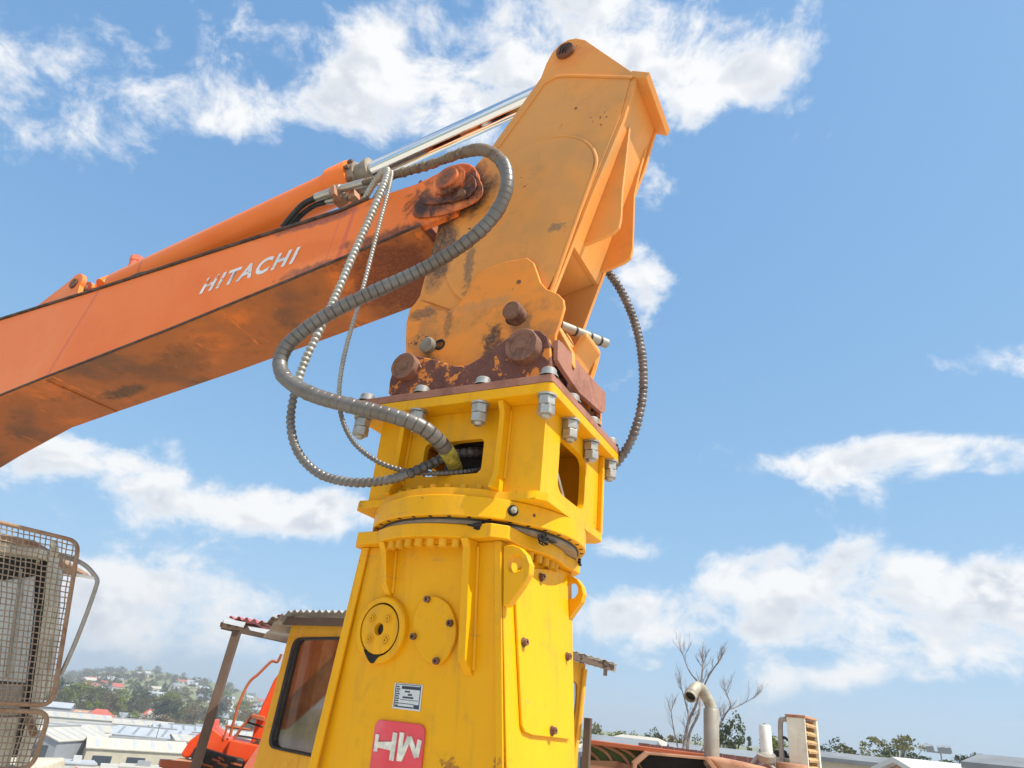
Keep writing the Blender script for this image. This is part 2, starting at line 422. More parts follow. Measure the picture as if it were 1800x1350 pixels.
M_ambd = paint('orange_doubler_paint', (.93, .31, .045), light=(.97, .31, .03), dark=(.76, .29, .06), rough=.48, chip=.30, chipcol=(.13, .075, .055), dirt=.5, dirtcol=(.20, .13, .07), scratch=.2, vscale=2.6,
    stains=[((.085, -.25, 3.16), (.065, .1, .13), (.105, .058, .042), 1.0, 22, .45), ((-.28, -.25, 3.12), (.10, .1, .07), (.10, .07, .05), .95, 14, .45),
            ((-.34, -.25, 3.42), (.10, .1, .045), (.13, .10, .075), .8, 16, .4), ((-.10, -.25, 3.00), (.25, .1, .07), (.06, .048, .04), .95, 10, .35),
            ((.225, -.25, 3.25), (.075, .1, .075), (.16, .13, .11), .7, 20, .5), ((-.18, -.25, 3.33), (.03, .1, .12), (.10, .08, .06), .6, 26, .6),
            ((-.30, -.25, 3.26), (.13, .1, .16), (.30, .17, .08), .55, 8, .5), ((.36, -.25, 3.20), (.10, .1, .05), (.42, .20, .08), .5, 14, .5), ((.02, -.25, 3.40), (.20, .1, .04), (.50, .27, .12), .5, 10, .5)])
M_ora = paint('orange_boom_paint', ORA, light=(.97, .27, .075), dark=(.93, .19, .025), rough=.40, chip=.0, dirt=.12, dirtcol=(.35, .12, .05), vscale=1.1, coat=.0,
    stains=[((-.27, -.3, 4.17), (.30, .12, .20), (.035, .025, .022), .93, 9, .5), ((-.60, -.3, 3.95), (.42, .12, .10), (.05, .032, .028), .85, 8, .45), ((-.05, -.3, 4.22), (.12, .12, .22), (.03, .02, .02), .9, 9, .3),
            ((-1.15, -.3, 3.86), (.30, .12, .06), (.12, .06, .06), .7, 9, .5), ((-1.30, -.3, 4.25), (.55, .12, .055), (.16, .07, .07), .75, 7, .4),
            ((-1.25, -.3, 4.02), (.35, .12, .10), (.86, .17, .02), .7, 4, .3)],
    bands=[((1, 0, -.28), -4.53, .035, (.70, .13, .07), .65, .02), ((1, 0, -.10), -1.385, .035, (.60, .10, .10), .5, .02), ((1, 0, -.10), -1.48, .02, (.70, .14, .10), .5, .02)])
M_orat = paint('boom_tip_greased_paint', (.62, .16, .045), light=(.86, .24, .06), dark=(.09, .042, .03), rough=.5, chip=.10, chipcol=(.05, .03, .025), dirt=.9, dirtcol=(.045, .03, .026), vscale=7.5,
    stains=[((-.20, -.3, 4.11), (.22, .12, .075), (.03, .022, .02), .95, 10, .35), ((-.13, -.3, 4.22), (.055, .12, .20), (.035, .025, .022), .9, 9, .3), ((-.27, -.32, 4.224), (.075, .12, .075), (.10, .06, .05), .85, 14, .3), ((-.42, -.3, 4.15), (.08, .12, .10), (.05, .035, .03), .85, 12, .5)])
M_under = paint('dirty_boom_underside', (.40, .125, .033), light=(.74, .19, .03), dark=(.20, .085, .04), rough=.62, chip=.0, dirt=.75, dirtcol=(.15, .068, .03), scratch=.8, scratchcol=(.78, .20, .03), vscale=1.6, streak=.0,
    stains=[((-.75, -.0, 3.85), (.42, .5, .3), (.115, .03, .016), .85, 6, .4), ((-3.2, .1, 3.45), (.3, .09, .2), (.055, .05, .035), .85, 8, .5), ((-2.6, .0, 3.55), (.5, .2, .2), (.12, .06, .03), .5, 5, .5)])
M_edge = plain('grimy_flange_edge', (.085, .055, .04), .7, .5, 14)
M_chrome = metal('chrome_rod', (.86, .85, .83), .07, 1.0, .05, 0, scale=4)
M_white = paint('white_lettering', (.80, .79, .76), rough=.6, chip=.62, chipcol=(.78, .20, .05), dirt=.1, vscale=6)
M_hose = metal('grey_hose_guard', (.19, .178, .165), .42, .35, .35, .55, (.14, .105, .075), 11)
M_hosed = plain('dark_hose_guard', (.085, .08, .078), .40, .35, 16, .2)
M_hoser = plain('rear_hose_guard', (.17, .15, .14), .42, .35, 16, .25)
M_hosew = metal('pale_hose_guard', (.44, .43, .385), .45, .3, .25, .4, (.26, .20, .13), 18)
M_hoseb = rusty('brown_wrapped_hose', (.12, .08, .055), (.21, .15, .10), (.34, .26, .18), .7, scale=14)
M_yhose = plain('yellow_hose_wrap', (.42, .36, .06), .6, .4, 30)
M_rubber = plain('black_rubber', (.028, .027, .026), .5, .3, 20)
M_steel = metal('plated_fitting', (.55, .52, .45), .4, .7, .35, .4, (.25, .18, .10))
M_wire = rusty('rusty_guard_wire', (.22, .155, .11), (.34, .25, .18), (.46, .36, .27), .75, scale=22)
M_tubeo = rusty('orange_rust_tube', (.25, .13, .075), (.34, .21, .13), (.44, .33, .24), .75, scale=9)
M_cream = paint('cream_cab_paint', (.60, .56, .45), rough=.55, chip=.14, chipcol=(.24, .11, .05), dirt=.5, dirtcol=(.28, .20, .12), vscale=5)
M_dark = plain('dark_interior', (.018, .016, .015), .6, .4, 6)
M_graymetal = metal('worn_grey_rail', (.42, .39, .34), .5, .5, .35, .4, (.3, .18, .1))
M_cabglass = glassy('cab_glass_pale_reflection', (.68, .70, .66), .15)  # pale reflection on the pane put into its base colour
M_cyel = paint('old_cab_yellow', (.85, .43, .04), light=(.88, .48, .08), dark=(.82, .38, .02), rough=.6, chip=.10, chipcol=(.30, .12, .04), dirt=.45, dirtcol=(.42, .19, .05), vscale=3.5, streak=.4)
M_pane = clear_glass('smoky_pane', (.86, .82, .81), .03)
M_red = paint('red_machine_paint', (.80, .085, .02), light=(.84, .13, .045), dark=(.66, .055, .015), rough=.42, chip=.08, chipcol=(.2, .07, .04), dirt=.25, dirtcol=(.3, .08, .04))
M_pink = paint('faded_red_paint', (.74, .20, .12), rough=.6, chip=.1, dirt=.35, dirtcol=(.4, .14, .08))
M_curtain = plain('dusty_brown_curtain', (.50, .33, .29), .85, .25, 5)
M_brown = paint('brown_steel_post', (.145, .10, .075), rough=.6, chip=.1, dirt=.4)
M_iron = metal('corrugated_iron', (.58, .58, .56), .42, .55, .2, .5, (.42, .33, .22), 5)
M_ironr = plain('red_corrugated_iron', (.46, .12, .12), .55, .3, 4)
M_ironu = rusty('old_iron_underside', (.16, .10, .06), (.27, .19, .12), (.40, .32, .22), .8, scale=3)
M_sheet = plain('translucent_sheet', (.72, .78, .82), .35, .08, 3)
M_hood = paint('rust_faded_hood', (.46, .24, .14), light=(.55, .30, .19), dark=(.34, .14, .08), rough=.65, chip=.3, chipcol=(.22, .08, .04), dirt=.5, dirtcol=(.25, .12, .07), vscale=5)
M_green = paint('green_paint', (.085, .125, .035), rough=.6, chip=.1, dirt=.3)
M_redox = paint('red_oxide_rail', (.44, .125, .055), rough=.65, chip=.2, dirt=.4)
M_stack = metal('grey_exhaust_stack', (.40, .37, .31), .55, .35, .25, .4, (.28, .20, .13), 8)
M_stackt = plain('tan_exhaust_elbow', (.36, .32, .25), .6, .3, 10, .1)
M_offw = paint('off_white_paint', (.72, .68, .56), rough=.5, chip=.16, chipcol=(.3, .13, .05), dirt=.35, dirtcol=(.36, .22, .1), streak=.2, vscale=4)
M_tan = plain('tan_louvre', (.50, .30, .13), .6, .25, 10)
M_whitep = plain('white_pipe_paint', (.74, .73, .68), .45, .08, 10)
M_orp = plain('maroon_iron_wall', (.16, .055, .04), .7, .25, 6)
M_plate = metal('alloy_data_plate', (.66, .68, .70), .35, .5, .08)
M_ink = plain('dark_print', (.045, .055, .085), .5, .2)
M_emb = paint('pink_red_emblem', (.80, .085, .11), light=(.80, .16, .19), dark=(.74, .075, .085), rough=.55, chip=.34, chipcol=(.72, .46, .22), dirt=.45, dirtcol=(.55, .22, .14), vscale=6)
M_embw = plain('emblem_letter_white', (.72, .70, .60), .6, .25, 30)
# town
M_cladw = plain('white_cladding', (.54, .53, .50), .6, .06, .4)
M_cladc = plain('cream_cladding', (.50, .45, .34), .7, .08, .4)
M_cladg = plain('grey_cladding', (.30, .31, .33), .6, .08, .4)
M_roofw = plain('pale_metal_roof', (.50, .465, .39), .5, .06, .3)
M_roofl = plain('light_grey_roof', (.40, .43, .46), .5, .08, .3)
M_roofm = plain('weathered_grey_roof', (.20, .21, .22), .7, .15, .6)
M_roofg = plain('slate_grey_roof', (.23, .25, .27), .6, .12, .5)
M_roofr = plain('red_tile_roof', (.42, .10, .07), .7, .15, .6)
M_roofo = plain('orange_roof', (.62, .28, .10), .7, .1, .6)
M_win = glassy('dark_window', (.05, .06, .075), .1)
M_carw = plain('white_car_paint', (.80, .80, .80), .3, .03, .2)
M_cars = plain('silver_car_paint', (.45, .47, .50), .3, .05, .2, .4)
M_carb = plain('blue_car_paint', (.10, .16, .26), .3, .05, .2)
def foliage(name, a, b, rough=.65):
    m, T = material(name)
    co = T.n('ShaderNodeTexCoord').outputs['Object']; n = T.noise(co, .9, 3, .6)
    oi = T.n('ShaderNodeObjectInfo').outputs['Random']
    c = T.mix(T.step(n, .35, .65), a, b); c = T.n('ShaderNodeHueSaturation', {'Color': c, 'Value': T.m('MULTIPLY_ADD', oi, .5, .75)}).outputs[0]
    d = T.n('ShaderNodeBsdfDiffuse', {0: c}); t = T.n('ShaderNodeBsdfTranslucent', {0: c}); mx = T.n('ShaderNodeMixShader', {0: .3})
    T.t.links.new(d.outputs[0], mx.inputs[1]); T.t.links.new(t.outputs[0], mx.inputs[2])
    o = T.n('ShaderNodeOutputMaterial'); T.t.links.new(mx.outputs[0], o.inputs[0]); return m
M_leaf = [foliage('fresh_green_leaf', (.16, .19, .035), (.26, .28, .06)), foliage('olive_leaf', (.13, .13, .05), (.21, .19, .08)),
          foliage('dark_leaf', (.075, .09, .045), (.12, .135, .065)), foliage('russet_spring_leaf', (.22, .16, .09), (.27, .22, .12))]
M_bark = plain('grey_bark', (.16, .13, .11), .85, .3, 4)
M_barkp = plain('pale_dead_bark', (.24, .20, .18), .85, .3, 4)
# ------------------------------------------------------------------ terrain
def hzy(x): return 1267 + (x - 900) * .1035
def az_of(x): r_ = ray(x, hzy(x)); return math.atan2(r_.x, r_.y)
RIDGE = [(60, 1186), (105, 1186), (180, 1177), (265, 1172), (340, 1187), (400, 1198), (450, 1218), (500, 1246), (560, 1262)]
ridge_tab = []
for x, y in RIDGE:
    r_ = ray(x, y + 6); ridge_tab.append((math.atan2(r_.x, r_.y), r_.z / math.hypot(r_.x, r_.y)))
def interp(tab, a):
    if a <= tab[0][0]: return tab[0][1]
    for (a0, v0_), (a1, v1_) in zip(tab, tab[1:]):
        if a <= a1: return v0_ + (v1_ - v0_) * (a - a0) / (a1 - a0)
    return tab[-1][1]
def sst(a, b, x):
    t_ = max(0, min(1, (x - a) / (b - a))); return t_ * t_ * (3 - 2 * t_)
def height(x, y):
    r = math.hypot(x, y); a = math.atan2(x, y)
    left = 1 - sst(math.radians(-11), math.radians(0), a) if a > -2.2 else 1 - sst(-2.2, -2.7, a)
    z = -23.0 * left * sst(10.5, 105, r) - 3.6 * (1 - left) * sst(16, 48, r)
    hill = interp(ridge_tab, a) * 2100 + 1.6
    if a < ridge_tab[0][0]: hill = ridge_tab[0][1] * 2100 + 12 * math.sin(a * 5)
    k = sst(430, 2100, r) * left
    z = z * (1 - k) + hill * k
    z = z - max(0, r - 2200) * .01 * left
    if r > 100: z += (mnoise.noise(Vector((x * .004, y * .004, 0))) * 3.0) * sst(380, 1200, r) * left
    return z
def build_ground():
    na, radii = 288, [0, 3, 6, 10, 15, 20, 28, 36, 45, 55, 70, 90, 110, 135, 160, 190, 230, 280, 340, 400, 470, 550, 650, 760, 880, 1000, 1150, 1300, 1450, 1600, 1750, 1900, 2050, 2200, 2500, 3000, 4000, 6000, 9000]
    m = MB(); m.v.append((0, 0, 0))
    for r in radii[1:]:
        for i in range(na):
            a = 2 * math.pi * i / na; x, y = r * math.sin(a), r * math.cos(a); m.v.append((x, y, height(x, y)))
    for i in range(na): m.f.append((0, 1 + (i + 1) % na, 1 + i))
    for k in range(len(radii) - 2):
        o0, o1 = 1 + k * na, 1 + (k + 1) * na
        for i in range(na): m.f.append((o0 + i, o0 + (i + 1) % na, o1 + (i + 1) % na, o1 + i))
    mat, T = material('yard_town_and_pasture')
    co = T.n('ShaderNodeTexCoord').outputs['Object']
    rr = T.vm('LENGTH', T.vm('MULTIPLY', co, (1, 1, 0)))
    n1 = T.noise(co, 1.2, 6, .65); n2 = T.noise(co, .02, 5, .6); n3 = T.noise(co, .006, 4, .6)
    gravel = T.mix(n1, (.42, .39, .34), (.58, .55, .48))  # unseen yard surface, made paler to bounce more fill light
    town = T.mix(T.step(n2, .42, .6), (.33, .32, .30), (.13, .15, .06))
    grass = T.mix(T.step(n3, .40, .62), (.155, .185, .06), (.24, .235, .105)); grass = T.mix(T.step(n2, .5, .75), grass, (.11, .13, .05))
    c = T.mix(T.step(rr, 40, 110), gravel, town); c = T.mix(T.step(T.m('MULTIPLY_ADD', n3, 300, rr), 560, 820), c, grass)
    finish(T, c, .9, 0, n1, .4, .03, .2)
    return m.build('ground', mat, kind='structure', smooth=80)
build_ground()

# ------------------------------------------------------------------ trees
def leaf_blob(m, c, r, n, rnd, size, flat=1.0):
    for _ in range(n):
        d = Vector((rnd.gauss(0, 1), rnd.gauss(0, 1), rnd.gauss(0, 1) * flat)).normalized() * (r * (rnd.random() ** .4))
        p = Vector(c) + Vector((d.x, d.y, d.z * flat)); a = Vector((rnd.gauss(0, 1), rnd.gauss(0, 1), rnd.gauss(0, .6))).normalized(); b = a.orthogonal().normalized()
        s = size * rnd.uniform(.6, 1.3); b = (b * math.cos(rnd.random() * 6) + a.cross(b) * math.sin(rnd.random() * 6))
        m.add([p - a * s, p + b * s * .6, p + a * s, p - b * s * .6], [(0, 1, 2, 3)])
def tree_proto(seed, kind):
    """kind: round, gum, conifer, bush; unit height about 1"""
    rnd = random.Random(seed); cr = MB(); tr = MB()
    tr.tube([(0, 0, 0), (.01, .0, .25), (.0, .01, .5), (.02, 0, .72)], [.028, .022, .015, .006], 7)
    if kind == 'round':
        for _ in range(34):
            a = rnd.random() * 6.28; h = rnd.uniform(.28, .92); w = .34 * math.sqrt(max(.05, 1 - ((h - .55) / .45) ** 2)) * rnd.uniform(.4, 1)
            leaf_blob(cr, (w * math.cos(a), w * math.sin(a), h), rnd.uniform(.07, .13), 60, rnd, .026)
            tr.tube([(0, 0, h * .55), (w * .6 * math.cos(a), w * .6 * math.sin(a), h * .9)], [.008, .002], 4, cap=False)
    elif kind == 'gum':
        for _ in range(13):
            a = rnd.random() * 6.28; w = rnd.uniform(.05, .46); h = .93 - w * .45 + rnd.uniform(-.10, .04)
            leaf_blob(cr, (w * math.cos(a), w * math.sin(a), h), rnd.uniform(.075, .12), 90, rnd, .017, .55)
            tr.tube([(0, 0, .35 + .1 * rnd.random()), (w * .45 * math.cos(a), w * .45 * math.sin(a), h * .72), (w * math.cos(a), w * math.sin(a), h)], [.013, .008, .002], 5, cap=False)
    elif kind == 'bush':
        for _ in range(20):
            a = rnd.random() * 6.28; w = rnd.uniform(0, .8); h = rnd.uniform(.12, .85) * (1 - .35 * w)
            leaf_blob(cr, (w * math.cos(a), w * math.sin(a), h), rnd.uniform(.12, .22), 60, rnd, .04)
    else:
        for _ in range(30):
            h = rnd.uniform(.12, .95); w = .2 * (1 - h) * rnd.random() ** .5; a = rnd.random() * 6.28
            leaf_blob(cr, (w * math.cos(a), w * math.sin(a), h), .05, 40, rnd, .02)
    return cr, tr
PROTO = {}
for i, (kd, mt) in enumerate((('round', 0), ('round', 1), ('round', 2), ('round', 3), ('gum', 1), ('gum', 2), ('conifer', 2), ('bush', 0), ('bush', 1), ('bush', 3))):
    cr, tr = tree_proto(40 + i, kd)
    PROTO[(kd, mt)] = (cr.mesh('crown', M_leaf[mt], 0), tr.mesh('trunk', M_bark, 60) if tr.f else None)
def put_tree(name, kd, mt, x, y, z, h, label, group=None, wide=1.0, cat='tree'):
    cm, tm = PROTO[(kd, mt)]
    o = empty(name, (x, y, z), random.random() * 6.28, label, cat, group); o.scale = (h * wide, h * wide, h)
    c_ = bpy.data.objects.new('crown', cm); COL.objects.link(c_); c_.parent = o
    if tm: t_ = bpy.data.objects.new('trunk', tm); COL.objects.link(t_); t_.parent = o
    return o
def place(px, r):
    a = az_of(px); x, y = r * math.sin(a), r * math.cos(a); return x, y, height(x, y)
def fit_h(px, r, py):
    """z of a picture height at distance r"""
    rd = ray(px, py); return EYE.z + rd.z / math.hypot(rd.x, rd.y) * r

# ------------------------------------------------------------------ buildings
def building(name, px, r, w, d, h, rise, yaw, wall, roof, label, cat='building', group=None, windows=4, door=False, roof_over=.4, hip=False, base=None):
    """gabled block, ridge along its own x axis; yaw 0 turns the long side to the viewer"""
    x, y, z = place(px, r); a = az_of(px); z = z - .3 if base is None else base
    o = empty(name, (x, y, z), -a + math.radians(yaw), label, cat, group)
    MB().prism([(-d / 2, 0), (d / 2, 0), (d / 2, h), (0, h + (0 if hip else rise)), (-d / 2, h)] if rise else [(-d / 2, 0), (d / 2, 0), (d / 2, h), (-d / 2, h)], -w / 2, w / 2, MU).build('wall', wall, o)
    ro = roof_over
    if rise:
        if hip:
            k = d / 2 + ro; ww = w / 2 + ro
            MB().add([(-ww, -k, h), (ww, -k, h), (ww, k, h), (-ww, k, h), (-ww + k, 0, h + rise), (ww - k, 0, h + rise), (-ww, -k, h - .15), (ww, -k, h - .15), (ww, k, h - .15), (-ww, k, h - .15)],
                     [(0, 1, 5, 4), (2, 3, 4, 5), (1, 2, 5), (3, 0, 4), (6, 9, 8, 7), (0, 6, 7, 1), (1, 7, 8, 2), (2, 8, 9, 3), (3, 9, 6, 0)]).build('roof', roof, o, smooth=0)
        else:
            s = rise / (d / 2); e = ro
            MB().prism([(-d / 2 - e, h - s * e + .05), (0, h + rise + .05), (d / 2 + e, h - s * e + .05), (d / 2 + e, h - s * e + .3), (0, h + rise + .3), (-d / 2 - e, h - s * e + .3)], -w / 2 - ro, w / 2 + ro, MU).build('roof', roof, o, smooth=0)
            if w > 20:                                     # skylight sheets and a ridge vent break up the big roofs
                for k in range(int(w / 5)):
                    cx = -w / 2 + 2.5 + 5 * k
                    MB().prism([(-d / 2 + .6, h + s * .6 + .31), (-.8, h + rise - s * .8 + .31), (-.8, h + rise - s * .8 + .36), (-d / 2 + .6, h + s * .6 + .36)], cx - .5, cx + .5, MU).build('skylight', M_roofl if roof is not M_roofl else M_roofg, o, smooth=0)
                MB().box(-w * .3, w * .3, -.35, .35, h + rise + .1, h + rise + .75).build('ridge_vent', M_cladg, o, smooth=0)
    else:
        MB().box(-w / 2 - .2, w / 2 + .2, -d / 2 - .2, d / 2 + .2, h + .02, h + .35).build('roof', roof, o, smooth=0)
        MB().box(-w * .2, w * .05, -d * .1, d * .12, h + .36, h + 1.5).build('roof_unit', wall, o, smooth=0)
    for k in range(windows):
        cx = -w / 2 + w * (k + .5) / windows; ww = w / windows * .28
        MB().box(cx - ww, cx + ww, -d / 2 - .06, -d / 2 - .01, h * .38, h * .74).build('window', M_win, o, smooth=0)
    if door:
        MB().box(-w / 2 - .06, -w / 2 - .01, -d * .36, d * .36, .05, h * .86).build('door_opening', M_win, o, smooth=0)
    return o
B = building
B('shed', 143, 262, 30, 15.5, 8.2, 2.6, 62, M_cladg, M_roofw, 'grey gabled shed with a wide dark open front beside the parked cars', windows=0, door=True)
B('warehouse', 272, 258, 27, 11, 6.8, 2.4, 10, M_cladc, M_roofw, 'long cream-roofed warehouse with gable end left of the red machine', windows=3)
B('sign_building', 186, 214, 7, 8, 6.2, 0, 6, M_cladw, M_roofl, 'small white box building carrying a red dot sign', windows=0)
B('workshop', 246, 210, 15, 9, 5.2, 0, 4, M_cladw, M_roofw, 'low white flat roofed workshop at the bottom left of the awning post', windows=2)
B('workshop', 300, 226, 13, 9, 5.0, 0, 0, M_cladg, M_roofw, 'low grey flat roofed workshop left of the rusty box', windows=2)
B('warehouse', 95, 300, 30, 20, 7.2, 2.0, 8, M_cladg, M_roofw, 'wide cream roofed warehouse directly behind the parked cars', windows=4)
B('warehouse', 200, 330, 36, 22, 7, 1.6, 12, M_cladw, M_roofw, 'white roofed warehouse behind the gabled shed', windows=5)
B('warehouse', 295, 322, 26, 18, 7, 2.4, -10, M_cladw, M_roofl, 'pale blue-grey roofed warehouse behind the long cream one', windows=4)
B('warehouse', 395, 318, 30, 20, 7, 1.4, 14, M_cladw, M_roofw, 'white roofed warehouse right behind the leaning post', windows=5)
B('warehouse', 470, 300, 22, 18, 6.5, 2.0, -6, M_cladw, M_roofl, 'pale roofed warehouse beneath the thin handrail', windows=3)
B('warehouse', 130, 395, 40, 20, 8, 1.5, 6, M_cladw, M_roofw, 'long white roofed factory in front of the orange roof', windows=6)
B('warehouse', 250, 400, 34, 20, 7, 1.5, 10, M_cladw, M_roofw, 'white roofed factory in front of the garden trees', windows=5)
B('warehouse', 350, 385, 30, 20, 7, 1.6, 4, M_cladw, M_roofl, 'light grey roofed factory with a bright white front', windows=5)
B('warehouse', 440, 380, 30, 18, 7, 1.5, 0, M_cladw, M_roofw, 'white roofed factory furthest right in the valley', windows=4)
B('factory', 108, 440, 20, 16, 10, 2.0, -8, M_cladg, M_roofl, 'blue-grey sawtooth roofed factory right of the caged cab', windows=4)
B('hall', 158, 455, 24, 14, 6.5, 2.0, 4, M_cladw, M_roofo, 'low hall with an orange roof', windows=3)
B('house', 196, 452, 17, 12, 6, 4.4, 10, M_cladw, M_roofr, 'house with the largest red hip roof in the valley', hip=True, cat='house', windows=3)
B('house', 280, 560, 13, 10, 5, 3.6, 20, M_cladw, M_roofr, 'small white house with a red roof below the yellow-green tree', hip=True, cat='house', windows=2)
B('house', 305, 540, 20, 9, 5, 3, -12, M_cladw, M_roofw, 'long white house right of the small red-roofed house', cat='house', windows=3)
B('house', 432, 520, 13, 9, 5, 3, 10, M_cladw, M_roofl, 'white house below the handrail bend', cat='house', windows=2)
rnd = random.Random(21)
HC = {'light_grey_roof': 'light grey', 'slate_grey_roof': 'slate', 'pale_metal_roof': 'pale', 'red_tile_roof': 'red'}
for k in range(52):
    px = rnd.uniform(98, 480); r = rnd.uniform(600, 1500)
    wm = rnd.choice((M_cladw, M_cladw, M_cladc)); rm_ = rnd.choice((M_roofl, M_roofg, M_roofw, M_roofr, M_roofl))
    B('house', px, r, rnd.uniform(11, 17), rnd.uniform(8, 11), rnd.uniform(4, 6.5), rnd.uniform(2, 3.5), rnd.uniform(-40, 40), wm, rm_, HC[rm_.name] + ' roofed ' + ('cream' if wm is M_cladc else 'white') + ' house on the ' + ('upper' if r > 1150 else 'lower') + ' slope ' + ('left' if px < 265 else 'right') + ' of the hill top', cat='house', group='hillside houses', windows=2)
for k in range(44):
    px = rnd.uniform(95, 470); r = rnd.uniform(285, 520)
    rm_ = rnd.choice((M_roofw, M_roofl, M_roofw, M_roofg)); wm = rnd.choice((M_cladw, M_cladc, M_cladg))
    B('workshop', px, r, rnd.uniform(9, 18), rnd.uniform(7, 11), rnd.uniform(3.5, 6), rnd.choice((0, 1.4, 2.0)), rnd.uniform(-30, 30), wm, rm_, HC[rm_.name] + ' roofed small workshop squeezed between the valley factories ' + ('left' if px < 265 else 'right') + ' of the hill top', group='valley workshops', windows=3)
# parked cars
def car_proto():
    body = MB(); prof = [(-2.2, .35), (-2.2, .85), (-2.0, .98), (-1.0, 1.05), (2.05, .95), (2.2, .7), (2.2, .35)]
    body.prism(prof, -.85, .85, MV)
    cabn = MB(); cabn.prism([(-1.55, 1.03), (-1.0, 1.5), (.55, 1.52), (1.25, 1.0)], -.72, .72, MV)
    roof = MB(); roof.prism([(-.95, 1.501), (.5, 1.521), (.5, 1.56), (-.95, 1.54)], -.70, .70, MV)
    wh = []
    for xx in (-1.35, 1.35):
        for yy in (-.78, .78): wh.append(MB().cyl((xx, yy - .1, .33), (xx, yy + .1, .33), .33, n=14))
    return body.mesh('body', None), cabn.mesh('glasshouse', M_win), roof.mesh('roof_panel', None), [w.mesh('wheel', M_rubber) for w in wh]
cbody, ccab, croof, cwh = car_proto()
CARM = {}
for nm, mt in (('white', M_carw), ('silver', M_cars), ('blue', M_carb)):
    a, b = cbody.copy(), croof.copy(); a.materials.append(mt); b.materials.append(mt); CARM[nm] = (a, b)
ck_ = 0
for row, r in enumerate((206, 218, 230)):
    for j in range(8):
        px = 62 + j * 13 + row * 4 + rnd.uniform(-2, 2)
        if px > 168: continue
        nm = rnd.choice(('white', 'white', 'white', 'silver', 'blue')); x, y, z = place(px, r)
        o = empty('parked_car', (x, y, height(x, y)), math.radians(75) + rnd.uniform(-.1, .1), nm + ' car parked in rows in front of the grey shed', 'car', 'cars parked before the shed')
        for me_, n_ in ((CARM[nm][0], 'body'), (ccab, 'glasshouse'), (CARM[nm][1], 'roof_panel')) + tuple((w, 'wheel') for w in cwh):
            c_ = bpy.data.objects.new(n_, me_); COL.objects.link(c_); c_.parent = o
# sign on the white box
x, y, z = place(186, 209.7)
so = empty('round_sign', (x, y, z), -az_of(186) + .1, 'red round sign on the small white box building', 'sign')
MB().lathe([(0, 0), (.75, 0), (.75, .12), (0, .12)], (0, 0, 4.6), (0, -1, 0), 20).build('disc', M_red, so)
# trees of the valley and hillside
PAL = [('round', 0, 'fresh green'), ('round', 1, 'olive'), ('round', 2, 'dark green'), ('round', 3, 'russet budding'), ('bush', 0, 'low green'), ('gum', 1, 'spreading olive')]
def vt(px, r, h, kd, mt, label, wide=1.0, group=None):
    x, y, z = place(px, r); put_tree('garden_tree' if group else 'tree', kd, mt, x, y, z - .2, h, label, group, wide)
vt(155, 560, 22, 'round', 0, 'tall fresh green tree right of the caged cab', 1.2)
vt(180, 540, 20, 'round', 1, 'broad olive tree beside the tall fresh green one', 1.3)
vt(120, 520, 24, 'round', 2, 'dark tree touching the grab rail of the caged cab', 1.0)
vt(133, 505, 19, 'round', 0, 'bright green tree standing in front of the dark one', .9)
vt(298, 610, 20, 'round', 0, 'round yellow-green tree above the small red-roofed house', 1.15)
vt(252, 600, 19, 'round', 2, 'dark tree left of the round yellow-green tree', 1.0)
vt(218, 470, 10, 'bush', 0, 'low green shrub mass right of the red hip roof', .7)
vt(290, 480, 11, 'bush', 3, 'russet hedge mass below the white house', 1.6)
vt(330, 470, 9, 'bush', 3, 'brown shrub at the edge of the factories', .9)
for k in range(170):
    px = rnd.uniform(92, 500); r = rnd.choice((rnd.uniform(470, 700), rnd.uniform(470, 1000), rnd.uniform(900, 1700)))
    kd, mt, cn = rnd.choice(PAL); hh = rnd.uniform(9, 19) if kd != 'bush' else rnd.uniform(5, 9)
    vt(px, r, hh, kd, mt, cn + (' shrub' if kd == 'bush' else ' tree') + ' on the ' + ('upper' if r > 1000 else 'middle' if r > 640 else 'lower') + ' slope ' + ('left of' if px < 265 else 'below and right of') + ' the hill top', rnd.uniform(.9, 1.4), 'hillside trees')
# far wood on the hill and town gardens beyond counting
m_ = MB(); rw_ = random.Random(77)
for k in range(170):
    px = rw_.choice((rw_.uniform(100, 480), rw_.uniform(180, 400), rw_.uniform(100, 210))); r = rw_.uniform(1250, 2080)
    if px > 215 and r > 1550: continue
    x, y, z = place(px, r); h = rw_.uniform(7, 14)
    for _ in range(4): leaf_blob(m_, (x + rw_.gauss(0, 3), y + rw_.gauss(0, 3), z + h * rw_.uniform(.3, .8)), h * .38, 26, rw_, 1.25)
wo_ = m_.build('hill_woodland', M_leaf[1], smooth=0); tag(wo_, 'patches of dark woodland on the far green hill', None, kind='stuff')
# power poles in the valley
for px, r in ((232, 440), (301, 300), (405, 430), (252, 430)):
    x, y, z = place(px, r); o = empty('power_pole', (x, y, z), .3, 'thin timber power pole rising between the factory roofs', 'pole', 'valley power poles')
    MB().cyl((0, 0, 0), (0, 0, 12), .16, .11, 8).build('shaft', M_bark, o); MB().box(-1.1, 1.1, -.06, .06, 11.2, 11.4).build('crossarm', M_bark, o)

